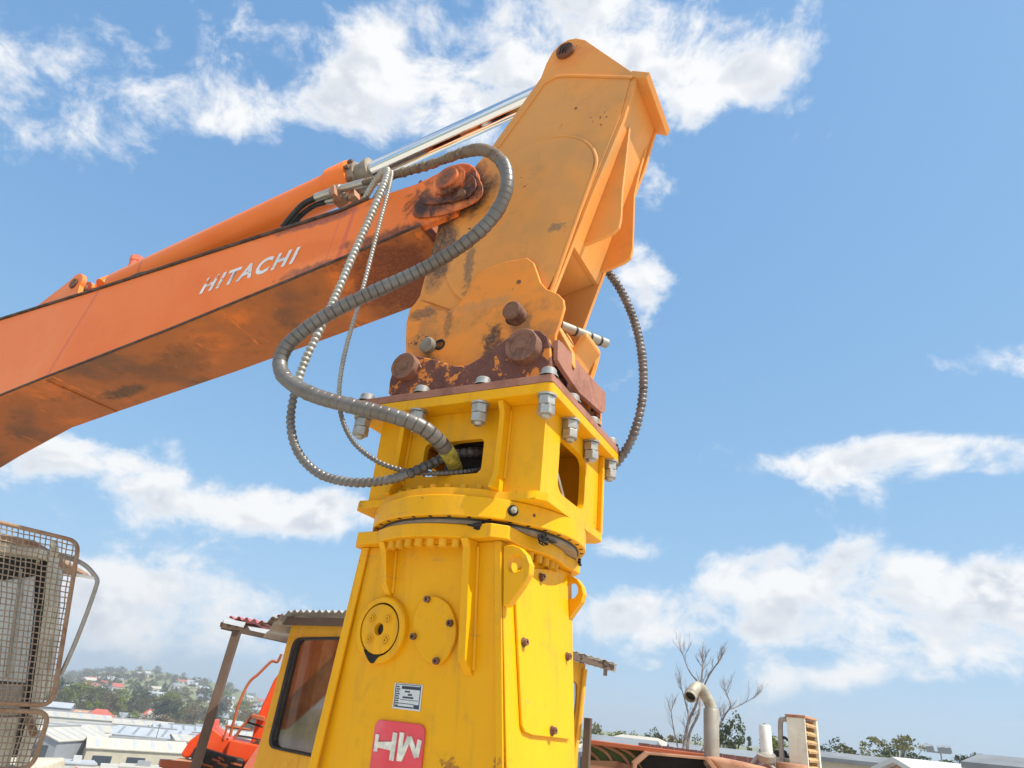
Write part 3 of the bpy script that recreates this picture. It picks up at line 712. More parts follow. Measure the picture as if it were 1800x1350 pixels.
# ------------------------------------------------------------------ right-hand skyline
B('house', 1124, 74, 10.5, 7, 2.7, 1.5, -18, M_cladg, M_roofw, 'house with bright pale hip roof right of the green skip', hip=True, cat='house', windows=3, base=-2.8)
B('house', 1098, 66, 5, 6, 2.5, 1.2, -18, M_cladg, M_roofg, 'grey roofed house wing next to the pale hip roof', cat='house', windows=2, base=-2.8)
B('shed', 1178, 60, 6.5, 5, 2.9, .5, 0, M_cladg, M_roofm, 'plain grey metal shed left of the exhaust stack', windows=0, base=-2.9)
B('house', 1275, 66, 8.5, 7, 2.6, 1.2, 10, M_cladw, M_roofg, 'slate roofed house behind the exhaust stack', cat='house', windows=2, base=-2.9)
fw_ = empty('iron_fence', place(1265, 34)[:2] + (-2.7,), -az_of(1265) + .05, 'maroon corrugated iron fence running behind the exhaust stack', 'fence')
for k in range(14):
    MB().box(-3.4 + k * .5, -3.4 + k * .5 + .49, -.02 - .015 * (k % 2), .02, 0, 3.95 - .012 * k).build('fence_panel', M_orp, fw_, smooth=0)
ls = B('long_shed', 1570, 58, 13.5, 6, 4.3, .3, 8, M_cladc, M_roofm, 'long low grey roofed shed along the bottom right edge', windows=4, base=-3.2)
B('shed', 1655, 46, 4.2, 4, 4.25, .5, 30, M_hood, M_cladw, 'shed with white verge boards at the right end of the long roof', windows=0, base=-3.3)
B('hut', 1798, 40, 2.4, 3, 4.6, .3, -20, M_cladg, M_roofm, 'grey hut cut off by the right frame edge', windows=0, base=-3.0)
def skyline_tree(name, px, r, top_y, kd, mt, label, wide):
    x, y, z = place(px, r); zt = fit_h(px, r, top_y); put_tree(name, kd, mt, x, y, z, (zt - z) * 1.06, label, None, wide * 1.25)
skyline_tree('gum_tree', 1578, 105, 1287, 'gum', 1, 'tall spreading gum tree above the long shed roof', .82)
skyline_tree('gum_tree', 1600, 100, 1312, 'gum', 2, 'smaller gum crown leaning right of the tall gum tree', 1.0)
skyline_tree('bush', 1570, 92, 1322, 'bush', 0, 'yellow-green bush under the tall gum tree', .55)
skyline_tree('tree', 1480, 96, 1306, 'round', 2, 'dense dark green tree right of the radiator housing', .95)
skyline_tree('tree', 1508, 92, 1318, 'round', 1, 'low olive tree between the radiator and the gum tree', 1.1)
skyline_tree('bush', 1455, 90, 1318, 'bush', 1, 'olive bush touching the radiator housing', .6)
skyline_tree('gum_tree', 1684, 98, 1316, 'gum', 2, 'flat-topped gum tree behind the floodlight pole', 1.05)
skyline_tree('tree', 1279, 84, 1262, 'round', 2, 'dark tree standing right behind the exhaust stack', .55)
skyline_tree('bush', 1765, 90, 1338, 'bush', 3, 'brown twiggy bush left of the grey hut', .6)
for px, top, kd, mt, lb in ((1046, 1276, 'round', 1, 'grey-green tree nearest the yellow cab on the right skyline'), (1080, 1288, 'round', 0, 'bright green tree left of the pale hip roof'), (1102, 1290, 'round', 1, 'olive tree just behind the grey roofed wing'),
                            (1150, 1286, 'round', 2, 'dark tree top behind the pale hip roof'), (1180, 1290, 'round', 3, 'russet tree behind the grey metal shed'), (1212, 1296, 'round', 1, 'low olive tree behind the bare tree trunk'), (1318, 1300, 'conifer', 2, 'slim conifer right of the slate roof'), (1340, 1302, 'conifer', 2, 'slim conifer behind the breather pipe'), (1366, 1296, 'round', 0, 'green tree behind the coolant pipe')):
    skyline_tree('tree', px, 105, top - 1, kd, mt, lb, .75)
# floodlight pole
x, y, z = place(1657, 70); fl = empty('floodlight_pole', (x, y, z), -az_of(1657), 'floodlight pole with lamp heads above the right end of the shed', 'light pole')
zt = fit_h(1657, 70, 1322) - z
MB().cyl((0, 0, 0), (0, 0, zt), .07, .05, 8).build('pole', M_graymetal, fl); MB().box(-.8, .7, -.05, .05, zt - .1, zt).build('crossbar', M_graymetal, fl)
for sx in (-.7, .1, .5): MB().obox((sx, -.1, zt + .2), (.28, 0, .05), (0, .15, .08), (-.03, -.04, .2)).build('lamp_head', M_cladg, fl)
x, y, z = place(1708, 120); o = empty('power_pole', (x, y, z), 0, 'distant thin power pole at the far right of the gum trees', 'pole'); zz = fit_h(1708, 120, 1332) - z
MB().cyl((0, 0, 0), (0, 0, zz), .14, .1, 8).build('shaft', M_bark, o); MB().box(-.8, .8, -.05, .05, zz - .9, zz - .75).build('crossarm', M_bark, o)
# bare dead tree
def bare_tree():
    r_ = 44.0; x, y, z = place(1205, r_)
    o = empty('bare_tree', (x, y, z), -az_of(1205), 'tall leafless dead tree with thin branches behind the exhaust elbow', 'tree')
    rnd = random.Random(11); tk = MB(); br = MB()
    def L(px, py):
        rd = ray(px, py); t_ = r_ / math.hypot(rd.x, rd.y); P = EYE + rd * t_; a = az_of(1205)
        d = P - Vector((x, y, z)); return Vector((d.x * math.cos(a) - d.y * math.sin(a), rnd.gauss(0, .25), d.z))
    def twig(p, d, ln, r, depth):
        q = p; pts = [p]; n = 5
        for k in range(n):
            d = (d + Vector((rnd.gauss(0, .12), rnd.gauss(0, .12), .10))).normalized(); q = q + d * (ln / n); pts.append(q)
        br.tube(pts, [r * (1 - .75 * k / n) for k in range(n + 1)], 4, cap=False)
        if depth:
            for k in range(4):
                s = pts[1 + k]; dd = (d + Vector((rnd.gauss(0, .55), rnd.gauss(0, .5), rnd.gauss(.15, .2)))).normalized(); twig(s, dd, ln * rnd.uniform(.4, .65), r * .5, depth - 1)
    stems = [([(1196, 1345), (1203, 1310), (1210, 1270), (1225, 1235), (1232, 1200), (1236, 1165)], .11), ([(1206, 1345), (1212, 1290), (1228, 1255), (1233, 1220), (1245, 1190), (1262, 1165)], .09),
             ([(1206, 1300), (1210, 1262), (1205, 1235), (1198, 1210)], .06), ([(1196, 1330), (1188, 1300), (1182, 1270), (1180, 1250)], .05), ([(1268, 1270), (1276, 1255), (1284, 1240), (1276, 1215)], .06), ([(1280, 1248), (1300, 1240), (1322, 1228)], .04), ([(1232, 1205), (1212, 1180), (1200, 1150)], .05), ([(1214, 1345), (1240, 1310), (1268, 1270)], .07)]
    for pts, r in stems:
        P_ = smooth_path([L(*p) for p in pts], 4); tk.tube(P_, [r * (1 - .6 * k / (len(P_) - 1)) for k in range(len(P_))], 6)
        for k in range(3, len(P_)):
            if k % 3 == 0 or k > len(P_) - 3:
                d = (P_[k] - P_[k - 1]).normalized(); twig(P_[k], (d + Vector((rnd.gauss(0, .45), rnd.gauss(0, .4), .2))).normalized(), rnd.uniform(.5, 1.1), r * .33, 2)
        d = (P_[-1] - P_[-2]).normalized()
        for _ in range(3): twig(P_[-1], (d + Vector((rnd.gauss(0, .3), rnd.gauss(0, .3), .25))).normalized(), rnd.uniform(.6, 1.15), r * .36, 2)
    tk.build('trunk', M_barkp, o, smooth=60); br.build('branches', M_barkp, o, smooth=60)
bare_tree()
# ------------------------------------------------------------------ the pinned arm of the excavator
HF = Frame(-.073, 3.048, -.503)          # head, coupler, arm and boom share this frame
def hv(pts, v): return [HF.onv(x, y, v) for x, y in pts]
arm = frame_root('excavator', HF, 'orange HITACHI excavator boom with amber dipper stick and chrome cylinder rod against the sky', 'excavator')

# ---- boom
VB = .28
boom = empty('boom', parent=arm)
def cut(poly): return [(float(a), float(b)) for a, b in poly]
top_e = hv([(0, 563), (165, 512), (400, 436), (600, 372), (650, 350), (735, 322), (770, 309)], -VB)
bot_e = hv([(0, 697), (80, 665), (300, 580), (520, 490), (640, 440), (740, 398), (800, 372), (838, 355)], -VB)
tip_c = HF.onv(795, 325, -VB); tip_r = .155
out_top = [(-8.6, 1.55), (-7.4, 2.75), (-6.3, 3.55), (-5.4, 3.95)]
out_bot = [(-4.65, 3.20), (-5.2, 2.98), (-5.9, 2.55), (-6.8, 1.85), (-7.8, 1.15)]
arc = [(tip_c[0] + tip_r * math.cos(math.radians(a)), tip_c[1] + tip_r * math.sin(math.radians(a))) for a in range(95, -85, -15)]
wall_poly = out_top + top_e[:-1] + arc + bot_e[::-1][1:] + out_bot
mb = MB()
mb.prism(wall_poly, -VB, -VB + .045, MV).build('side_plate', M_ora, boom, bevel=.006)
MB().prism(wall_poly, VB - .045, VB, MV).build('side_plate', M_ora, boom, bevel=.006)
# bottom plate follows the lower edge, a little proud of the side plates
low = [p for p in (bot_e[::-1] + out_bot) if p[0] < -.42]
def strip(path, thick, v0, v1, up=True):
    n = len(path); off = []
    for i in range(n):
        a = path[max(i - 1, 0)]; b = path[min(i + 1, n - 1)]
        tx, tz = b[0] - a[0], b[1] - a[1]; L = math.hypot(tx, tz)
        s = 1 if (tx > 0) == up else -1
        off.append((path[i][0] - tz / L * thick * s, path[i][1] + tx / L * thick * s))
    return path + off[::-1]
MB().prism(strip(low, .018, 0, 0, False), -VB - .006, VB + .006, MV).build('bottom_plate', M_under, boom, bevel=.003)
# closing nose plate of the box section, seen between the fork plates
nx = [p for p in low][0]
MB().prism([(nx[0], nx[1] + .01), (nx[0] - .02, nx[1]), (nx[0] - .12, nx[1] + .40), (nx[0] - .10, nx[1] + .41)], -VB + .045, VB - .045, MV).build('nose_plate', M_under, boom)
upp = [p for p in out_top + top_e if p[0] < -.75]
MB().prism(strip(upp, .018, 0, 0, True), -VB - .014, VB + .014, MV).build('top_plate', M_edge, boom, bevel=.003)
edge_l = [(a, b - .004) for a, b in bot_e if a < -.40]
MB().prism(strip([(-4.65, 3.196)] + edge_l, .014, 0, 0, True), -VB - .013, -VB - .0065, MV).build('edge_strip', M_edge, boom)
# weld bead across the underside
wb = HF.hit(80, 665, (0, 1, 0), -VB); 
MB().tube([(wb.x + .02, -VB, wb.z - .020), (wb.x + .02, VB, wb.z - .020)], .005, 6).build('weld_bead', M_under, boom)
# raised pads and bosses round the tip pin
pad1 = chaikin(hv([(722, 385), (735, 352), (772, 322), (800, 300), (830, 303), (848, 320), (852, 342), (838, 358), (800, 374), (760, 384)], -VB), 2)
MB().prism(pad1, -VB - .014, -VB - .001, MV).build('tip_pad', M_orat, boom, bevel=.005)
pad2 = chaikin(hv([(738, 350), (762, 330), (785, 308), (812, 303), (836, 312), (843, 330), (832, 350), (800, 360), (745, 366)], -VB), 2)
MB().prism(pad2, -VB - .028, -VB - .0145, MV).build('tip_boss', M_orat, boom, bevel=.006)
for sgn in (-1, 1):
    b = MB().lathe([(0, .000), (.100, .000), (.100, .016), (.086, .022), (.072, .022), (.072, .034), (.066, .040), (.006, .040), (.004, .036), (0, .036)], (tip_c[0], sgn * (VB + .028 if sgn < 0 else VB), tip_c[1]), (0, sgn, 0), 36)
    b.build('pin_cap', M_grease if sgn > 0 else M_orat, boom)
MB().cyl((tip_c[0], -VB + .02, tip_c[1]), (tip_c[0], VB - .02, tip_c[1]), .062).build('hinge_pin', M_grease, boom)
MB().cyl((tip_c[0] + .10, -VB - .045, tip_c[1] - .12), (tip_c[0] + .10, -VB + .0, tip_c[1] - .12), .022, n=12).build('grease_nipple', M_bolt_r, boom)
# painted name on the boom side
def text_mesh(body, shear=0.0, extrude=.0, offset=.0, spacing=1.0):
    cu = bpy.data.curves.new('text', 'FONT'); cu.body = body; cu.size = 1.0; cu.shear = shear; cu.extrude = extrude; cu.offset = offset
    cu.space_character = spacing; cu.resolution_u = 6
    ob = bpy.data.objects.new('text_tmp', cu); COL.objects.link(ob)
    dg = bpy.context.evaluated_depsgraph_get(); dg.update()
    me = bpy.data.meshes.new_from_object(ob.evaluated_get(dg)); bpy.data.objects.remove(ob); bpy.data.curves.remove(cu); return me
b0, b1 = HF.onv(350, 518, -VB), HF.onv(515, 463, -VB)
me = text_mesh('HITACHI', .26, 0.0, .034, 1.25)
xs = [v.co.x for v in me.vertices]; x0, x1 = min(xs), max(xs); ys = [v.co.y for v in me.vertices]; y0, y1 = min(ys), max(ys)
for v in me.vertices:
    k = (v.co.x - x0) / (x1 - x0); h = (v.co.y - y0) / (y1 - y0)
    v.co = (b0[0] + (b1[0] + .030 - b0[0]) * k, -VB - .0025, b0[1] + (b1[1] - b0[1]) * k + h * .121)
me.name = 'lettering'; me.materials.append(M_white)
lo = bpy.data.objects.new('lettering', me); COL.objects.link(lo); lo.parent = boom; lo['label'] = 'white slanted HITACHI lettering'

# ---- arm cylinder on top of the boom, in the middle plane
A0 = Vector((-3.95, 0, 4.42)); A1 = Vector((.324, 0, 5.125)); ad = (A1 - A0).normalized()
cyl = empty('arm_cylinder', parent=arm)
g0 = A0 + ad * ((-1.70 - A0.x) / ad.x); g1 = A0 + ad * ((-1.42 - A0.x) / ad.x)
MB().lathe([(0, .0), (.07, .0), (.115, .06), (.120, .10), (.120, (g0 - A0).length)], A0 + ad * .22, ad, 40).build('barrel', M_ora, cyl)
gl = (g1 - g0).length
MB().lathe([(.120, .0), (.142, .015), (.142, gl * .62), (.135, gl * .66), (.10, gl * .66)], g0 + ad * .20, ad, 40).build('gland', M_ora, cyl)
MB().lathe([(.10, .0), (.108, .0), (.108, .05), (.086, .05), (.086, .11), (.098, .115), (.098, .15), (.064, .15)], g0 + ad * (.20 + gl * .66), ad, 36).build('rod_seal', M_seal, cyl)
MB().cyl(g0 + ad * .3, A1 - ad * .06, .066, n=40).build('rod', M_chrome, cyl)
MB().cyl(A1 + Vector((0, -.07, 0)), A1 + Vector((0, .07, 0)), .085, n=28).build('rod_eye', M_amb, cyl)
for i in range(8):
    t = 2 * math.pi * i / 8; a = ad.orthogonal().normalized(); b = ad.cross(a)
    c = g0 + ad * (.20 + gl * .60) + (a * math.cos(t) + b * math.sin(t)) * .122
    MB().cyl(c, c + ad * .05, .014, n=8).build('gland_bolt', M_bolt_r, cyl)
# clevis lugs and end eye near the left edge
lug = HF.onv(134, 501, -.17)
lugp = [(lug[0] + .10 * math.cos(math.radians(a)), lug[1] + .10 * math.sin(math.radians(a))) for a in range(-20, 150, 14)]
lugp = lugp + [(lug[0] - .62, lug[1] - .24), (lug[0] - .30, lug[1] - .34), (lug[0] + .16, lug[1] - .22)]
for v0 in (-.19, .15):
    m_ = MB(); holed(m_, lugp, circle(lug[0], lug[1], .045, 24), v0, v0 + .04, MV); m_.build('clevis_lug', M_ora, cyl, bevel=.006)
MB().cyl((lug[0], -.20, lug[1]), (lug[0], .20, lug[1]), .043, n=20).build('clevis_pin', M_bolt_r, cyl)
MB().cyl((A0.x, -.10, A0.z), (A0.x, .10, A0.z), .10, n=28).build('barrel_eye', M_ora, cyl)
MB().beam(A0, A0 + ad * .3, .14, .15).build('barrel_stem', M_ora, cyl, bevel=.01)
q = HF.onv(237, 466, 0)
MB().cyl((q[0], 0, q[1] - .10), (q[0], 0, q[1] + .07), .045, n=16).cyl((q[0], 0, q[1] + .03), (q[0], 0, q[1] + .075), .055, n=6).build('port_cap', M_pink, cyl)
q2 = HF.onv(186, 492, -.06)
MB().cyl((q2[0], -.08, q2[1] - .06), (q2[0], -.02, q2[1] + .02), .05, n=14).build('port_boss', M_ora, cyl)
# rigid line along the boom top and the hose couplings by the gland
lines = empty('hydraulic_lines', parent=arm)
def hp(x, y, v): a = HF.onv(x, y, v); return Vector((a[0], v, a[1]))
MB().tube(smooth_path([hp(200, 507, -.2), hp(240, 485, -.19), (hp(275, 478, -.17)), hp(330, 466, -.15), hp(420, 440, -.1)], 6), .018, 8).build('rubber_line', M_rubber, lines)
MB().tube(smooth_path([hp(497, 400, -.17), hp(515, 378, -.18), hp(535, 358, -.19), hp(560, 346, -.2)], 6), .021, 10).build('rubber_line', M_rubber, lines)
MB().tube(smooth_path([hp(512, 398, -.13), hp(530, 378, -.14), hp(552, 362, -.15), hp(580, 353, -.15)], 6), .018, 10).build('rubber_line', M_rubber, lines)
MB().tube([hp(556, 347, -.2), hp(583, 338, -.2)], .028, 12).tube([hp(585, 337, -.2), hp(600, 332, -.2)], .036, 6).tube([hp(600, 332, -.2), hp(640, 321, -.2)], .026, 12).build('coupling', M_steel, lines)
MB().tube([hp(575, 354, -.15), hp(600, 349, -.15)], .024, 12).tube([hp(600, 349, -.15), hp(614, 346, -.15)], .032, 6).build('coupling', M_steel, lines)
c_ = hp(590, 340, -.22)
MB().obox(c_, (.016, 0, .006), (0, .035, 0), (-.015, 0, .045)).build('clamp', M_hood, lines, bevel=.004)
c_ = hp(598, 352, -.16)
MB().obox(c_, (.035, 0, .012), (0, .035, 0), (-.008, 0, .024)).obox(hp(622, 346, -.14), (.025, 0, .01), (0, .03, 0), (-.01, 0, .03)).build('clamp', M_hood, lines, bevel=.004)

# ---- dipper stick
VS = .20
stick = empty('dipper_stick', parent=arm)
side = hv([(716, 640), (715, 600), (722, 545), (738, 520), (752, 465), (770, 400), (798, 345), (827, 302), (866, 256), (951, 136), (960, 112), (971, 92), (984, 78), (998, 70), (1012, 67), (1028, 70), (1112, 127), (1120, 133), (1097, 208), (1043, 337), (1010, 420), (974, 511), (975, 560), (960, 600), (880, 640)], -VS)
for v0, v1 in ((-VS, -VS + .024), (VS - .024, VS)):
    MB().prism(side, v0, v1, MV).build('side_plate', M_amb, stick, bevel=.003)
edge_t, edge_b = HF.onv(1120, 133, -VS), HF.onv(974, 511, -VS)
def eu(z): return edge_b[0] + (z - edge_b[1]) * (edge_t[0] - edge_b[0]) / (edge_t[1] - edge_b[1])
zt = 3.70
MB().prism([(eu(edge_t[1]) - .008, edge_t[1]), (eu(zt) - .008, zt), (eu(zt) - .030, zt), (eu(edge_t[1]) - .030, edge_t[1])], -VS + .0245, VS - .0245, MV).build('rear_plate', M_amb, stick)
MB().prism([(eu(zt) - .004, zt + .012), (.20, zt - .045), (-.30, zt - .05), (-.30, zt - .035), (.20, zt - .028), (eu(zt) - .004, zt + .030)], -VS + .0245, VS - .0245, MV).build('cross_plate', M_amb, stick, bevel=.003)
l0, l1 = HF.onv(866, 256, -VS), HF.onv(951, 136, -VS); l2 = HF.onv(738, 520, -VS)
MB().prism([(l1[0] + .012, l1[1]), (l0[0] + .012, l0[1]), (l2[0] + .012, l2[1]), (l2[0] + .03, l2[1]), (l0[0] + .03, l0[1]), (l1[0] + .03, l1[1])], -VS + .0245, VS - .0245, MV).build('front_plate', M_amb, stick)
# proud main panel with its weld lip
panel = hv([(742, 528), (757, 466), (776, 402), (804, 350), (876, 262), (944, 168), (955, 152), (972, 141), (992, 136), (1109, 139), (1090, 208), (1037, 337), (1004, 420), (969, 508), (890, 540), (800, 548)], -VS)
MB().prism(panel, -VS - .007, -VS - .0005, MV).build('side_panel', M_amb, stick, bevel=.003)
lip = [Vector((a, -VS - .010, b)) for a, b in hv([(876, 262), (944, 168), (955, 152), (972, 141), (992, 136), (1050, 137), (1112, 139)], -VS)]
MB().tube(smooth_path(lip, 6), .0085, 8).build('weld_bead', M_amb, stick)
oval = hv([(775, 450), (800, 385), (850, 315), (905, 268), (945, 251), (983, 244), (1012, 246), (1034, 256), (1045, 273), (1047, 292), (1034, 330), (1000, 425), (964, 525), (900, 552), (800, 535)], -VS)
oval_s = chaikin(oval, 2)
MB().prism(oval_s, -VS - .020, -VS - .0065, MV).build('hinge_doubler', M_amb, stick, bevel=.005)
wl = [Vector((a, -VS - .012, b)) for a, b in hv([(950, 249), (983, 243), (1013, 245), (1036, 256), (1047, 273), (1049, 293), (1036, 331), (1002, 426), (968, 522)], -VS)]
MB().tube(smooth_path(wl, 6), .010, 8).build('weld_bead', M_amb, stick)
dbl = hv([(716, 660), (715, 600), (716, 570), (722, 545), (735, 531), (752, 533), (774, 547), (790, 547), (803, 542), (820, 520), (831, 494), (850, 476), (890, 462), (928, 455), (940, 464), (947, 483), (952, 498), (962, 509), (983, 519), (992, 528), (994, 542), (987, 567), (979, 589), (975, 640), (950, 690), (880, 700), (725, 690)], -VS - .03)
VD = VS + .042
dob = MB().prism(dbl, -VD, -VS - .0205, MV).build('end_doubler', M_ambd, stick, bevel=.006)
MB().prism(dbl, VS + .001, VD, MV).build('end_doubler', M_ambd, stick, bevel=.006)
# end cap flange
cp = hv([(1106, 137), (1112, 127), (1143, 130), (1137, 140)], -VS)
MB().prism(cp, -VS - .012, VS + .012, MV).build('end_cap', M_amb, stick, bevel=.003)
# fins on the rear plate
for vf, pts in ((-.08, [(1108, 225), (1101, 290), (1095, 340), (1093, 385), (1089, 402), (1078, 412), (1034, 430), (1020, 432)]),
                (.16, [(1137, 262), (1126, 300), (1116, 345), (1113, 440), (1109, 455), (1098, 463), (1066, 477), (1058, 478)])):
    pl = hv(pts, vf); pl = [(eu(pl[0][1]) - .03, pl[0][1])] + pl[:-1] + [(eu(pl[-2][1]) - .03, pl[-2][1])]
    MB().prism(pl, vf - .011, vf + .011, MV).build('link_fin', M_amb, stick, bevel=.004)
# pins in the doubler, boss pin at the top
def knob(parent, x, y, v, r, ln, mat, name='pin', sgn=-1):
    c = HF.onv(x, y, v - ln if sgn < 0 else v)
    return MB().lathe([(0, .0), (r * 1.0, .0), (r, ln - .008), (r - .008, ln), (0, ln)], (c[0], v, c[1]), (0, sgn, 0), 28).build(name, mat, parent)
knob(stick, 898, 543, -VD, .048, .075, M_bolt_r, 'pin'); 
hq = HF.onv(903, 558, -VD); MB().cyl((hq[0], -VD - .002, hq[1]), (hq[0], -VD + .02, hq[1]), .042, n=20).build('pin_hole', M_dark, stick)
hq = HF.onv(773, 606, -VD); MB().lathe([(0, 0), (.019, 0), (.021, .004), (.030, .004), (.030, 0)], (hq[0], -VD - .0, hq[1]), (0, -1, 0), 20).build('bolt_hole', M_dark, stick)
knob(stick, 748, 604, -VD, .042, .035, M_seal, 'pin')
bp = HF.onv(995, 92, -VS)
MB().lathe([(0, 0), (.056, 0), (.056, .018), (.050, .024), (0, .024)], (bp[0], -VS - .002, bp[1]), (0, -1, 0), 30).build('boss_pin', M_rust2, stick)
for k in range(3):
    MB().obox((bp[0] - .022 + .02 * k, -VS - .029, bp[1] + .0), (.003, 0, 0), (0, .003, 0), (0.008, 0, .034)).build('pin_groove', M_grease, stick)
MB().cyl((bp[0], -VS + .02, bp[1]), (bp[0], VS - .02, bp[1]), .045, n=20).build('cross_pin', M_rust2, stick)
for xx, yy in ((912, 496), (1008, 182)):
    c = HF.onv(xx, yy, -VD); MB().cyl((c[0], -VS - .0, c[1]), (c[0], -VD - .003 if yy > 300 else -VS - .0095, c[1]), .012 if yy > 300 else .008, n=10).build('paint_blister', M_bolt_r, stick)
# pipe with tape wraps and the tip casting behind the doubler
p0, p1 = Vector((.40, -.10, 3.30)), None
pa = HF.onv(985, 572, -.10); pb = HF.onv(1066, 604, .16)
pA, pB = Vector((pa[0], -.10, pa[1])), Vector((pb[0], .16, pb[1]))
MB().tube([pA, pA.lerp(pB, .5), pB], .024, 14).build('hose_end_pipe', M_stack, stick)
for k in (.3, .62, .84):
    a = pA.lerp(pB, k); MB().tube([a - (pB - pA) * .02, a + (pB - pA) * .02], .0255, 14).build('tape_band', M_rubber, stick)
cast = hv([(984, 575), (1000, 590), (1015, 622), (1027, 632), (1037, 616), (1050, 607), (1053, 618), (1040, 632), (1033, 645), (1026, 662), (1014, 655), (995, 625), (975, 600)], .02)
MB().prism(cast, -.12, .06, MV).build('tip_casting', M_amb, stick, bevel=.014, seg=3)
MB().prism(hv([(983, 578), (994, 590), (1015, 628), (1016, 656), (1000, 640), (970, 600)], -.10), -.16, -.121, MV).build('tip_casting', M_amb, stick, bevel=.01)
# ------------------------------------------------------------------ rotating attachment
BF = Frame(-.108, 3.050, -.595)
att = frame_root('rotating_shear_attachment', BF, 'yellow rotating tower attachment with red MH badge bolted under a rusty coupler', 'attachment')
_dy = HF.yaw - BF.yaw; _c, _s = math.cos(_dy), math.sin(_dy); _off = BF.loc(HF.o)
def h2b(p): return (_off.x + p[0] * _c - p[1] * _s, _off.y + p[0] * _s + p[1] * _c, p[2])
def hb(mb, name, mat, parent, **k): return mb.xf(h2b).build(name, mat, parent, **k)

# ---- rusty coupler bracket
cpl = empty('coupler_bracket', parent=att)
ZP = 2.862
VE = .33
ear = hv([(682, 690), (685, 668), (690, 652), (700, 636), (712, 627), (728, 625), (760, 630), (800, 643), (822, 641), (845, 628), (880, 602), (905, 585), (930, 578), (950, 581), (962, 592), (967, 610), (968, 655), (960, 662), (690, 700)], -VE)
ear = [(a, max(b, ZP + .001)) for a, b in ear]
for v0, v1 in ((-VE, -VE + .05), (VE - .06, VE - .01)):
    hb(MB().prism(ear, v0, v1, MV), 'ear', M_rust, cpl, bevel=.006)
def hknob(x, y, v, r, ln, mat, name, parent):
    c = HF.onv(x, y, v - ln * .6)
    return hb(MB().lathe([(0, .0), (r, .0), (r, ln - .004), (r - .004, ln), (r * .74, ln), (r * .70, ln - .006), (r * .34, ln - .006), (r * .30, ln - .001), (0, ln - .001)], (c[0], v, c[1]), (0, -1, 0), 36), name, mat, parent)
hknob(712, 645, -VE, .068, .050, M_pin, 'coupler_pin', cpl)
hknob(919, 609, -VE, .078, .055, M_pin, 'coupler_pin', cpl)
for (x, y) in ((712, 645), (919, 609)):
    c = HF.onv(x, y, -VE); hb(MB().cyl((c[0], -VE + .02, c[1]), (c[0], VE - .02, c[1]), .055), 'cross_pin', M_rust2, cpl)
c = HF.onv(948, 607, -VE); hb(MB().cyl((c[0], -VE - .025, c[1]), (c[0], -VE, c[1]), .016, n=6), 'keeper_bolt', M_bolt_r, cpl)
c = HF.onv(738, 647, -VE); hb(MB().cyl((c[0], -VE - .02, c[1]), (c[0], -VE, c[1]), .014, n=6), 'keeper_bolt', M_bolt_r, cpl)
# cross plate joining the two ears on the sunlit side
xu = .44
xp = [HF.onu(x, y, xu) for x, y in [(973, 598), (981, 604), (1024, 655), (1058, 692), (1057, 724), (1051, 727), (1011, 692), (985, 655), (972, 634)]]
hb(MB().prism(xp, xu, xu + .022, MU), 'cross_plate', M_rustp, cpl, bevel=.003)
xq = [HF.onu(x, y, xu) for x, y in [(972, 634), (985, 655), (1011, 692), (1051, 727), (1050, 745), (1005, 705), (975, 650)]]
xq = [(a, max(b, ZP + .002)) for a, b in xq]
hb(MB().prism(xq, xu - .10, xu - .02, MU), 'gap_shade_sheet', M_rust2, cpl)  # dark sheet painted in for the shaded gap below the cross plate
# bolted plate of the bracket
head_plate = rrect(-.5, .5, -.4255, .4255, .02, 3)
hb(MB().prism(rrect(-.495, .5, -.4255, .4255, .012, 3), 2.827, ZP, MZ), 'bracket_plate', M_rustp, cpl, bevel=.002)

# ---- head
head = empty('rotator_head', parent=att)
HP = 2.781
hb(MB().prism(head_plate, HP, 2.826, MZ), 'top_plate', M_head, head, bevel=.004)
ZL0, ZL1 = 2.368, 2.402
RR = .472
def polar_union(hw0, hw1, hd0, hd1, r, cx=0, cy=0, n=120, cham=.05):
    pts = []
    angs = sorted([2 * math.pi * i / n for i in range(n)])
    rect = [(hw1, hd1 - cham), (hw1 - cham, hd1), (hw0 + cham, hd1), (hw0, hd1 - cham), (hw0, hd0 + cham), (hw0 + cham, hd0), (hw1 - cham, hd0), (hw1, hd0 + cham)]
    angs = sorted(set(angs + [math.atan2(b, a) % (2 * math.pi) for a, b in rect]))
    st = star(rect, (0, 0), angs)
    for t, (a, b) in zip(angs, st):
        if math.hypot(a, b) < r: a, b = r * math.cos(t), r * math.sin(t)
        pts.append((a, b))
    return pts
hb(MB().prism(polar_union(-.462, .462, -.345, .345, .452, cham=.035), ZL0, ZL1, MZ), 'lower_plate', M_head, head, bevel=.004)
# four walls with windows and their corner fins
u0, u1, v0, v1 = -.392, .437, -.33, .315
wz0, wz1 = ZL1 + .0005, HP - .0005
fw = [HF.onv(748, 782, -.33), HF.onv(852, 769, -.33), HF.onv(846, 832, -.33), HF.onv(745, 838, -.33)]
wu0, wu1 = min(fw[0][0], fw[3][0]), fw[1][0]; za_, zb_ = (fw[2][1] + fw[3][1]) / 2, (fw[0][1] + fw[1][1]) / 2
t = .03
m_ = MB(); holed(m_, [(u0, wz0), (u1, wz0), (u1, wz1), (u0, wz1)], rrect(wu0, wu1, za_, zb_, .022, 4), v0, v0 + t, MV); hb(m_, 'front_wall', M_head, head, bevel=.003)
m_ = MB(); holed(m_, [(u0, wz0), (u1, wz0), (u1, wz1), (u0, wz1)], rrect(wu0, wu1, za_, zb_, .022, 4), v1 - t, v1, MV); hb(m_, 'back_wall', M_head, head, bevel=.003)
rw = [HF.onu(x, y, u1) for x, y in [(978, 772), (1018, 800), (1011, 893), (968, 862)]]
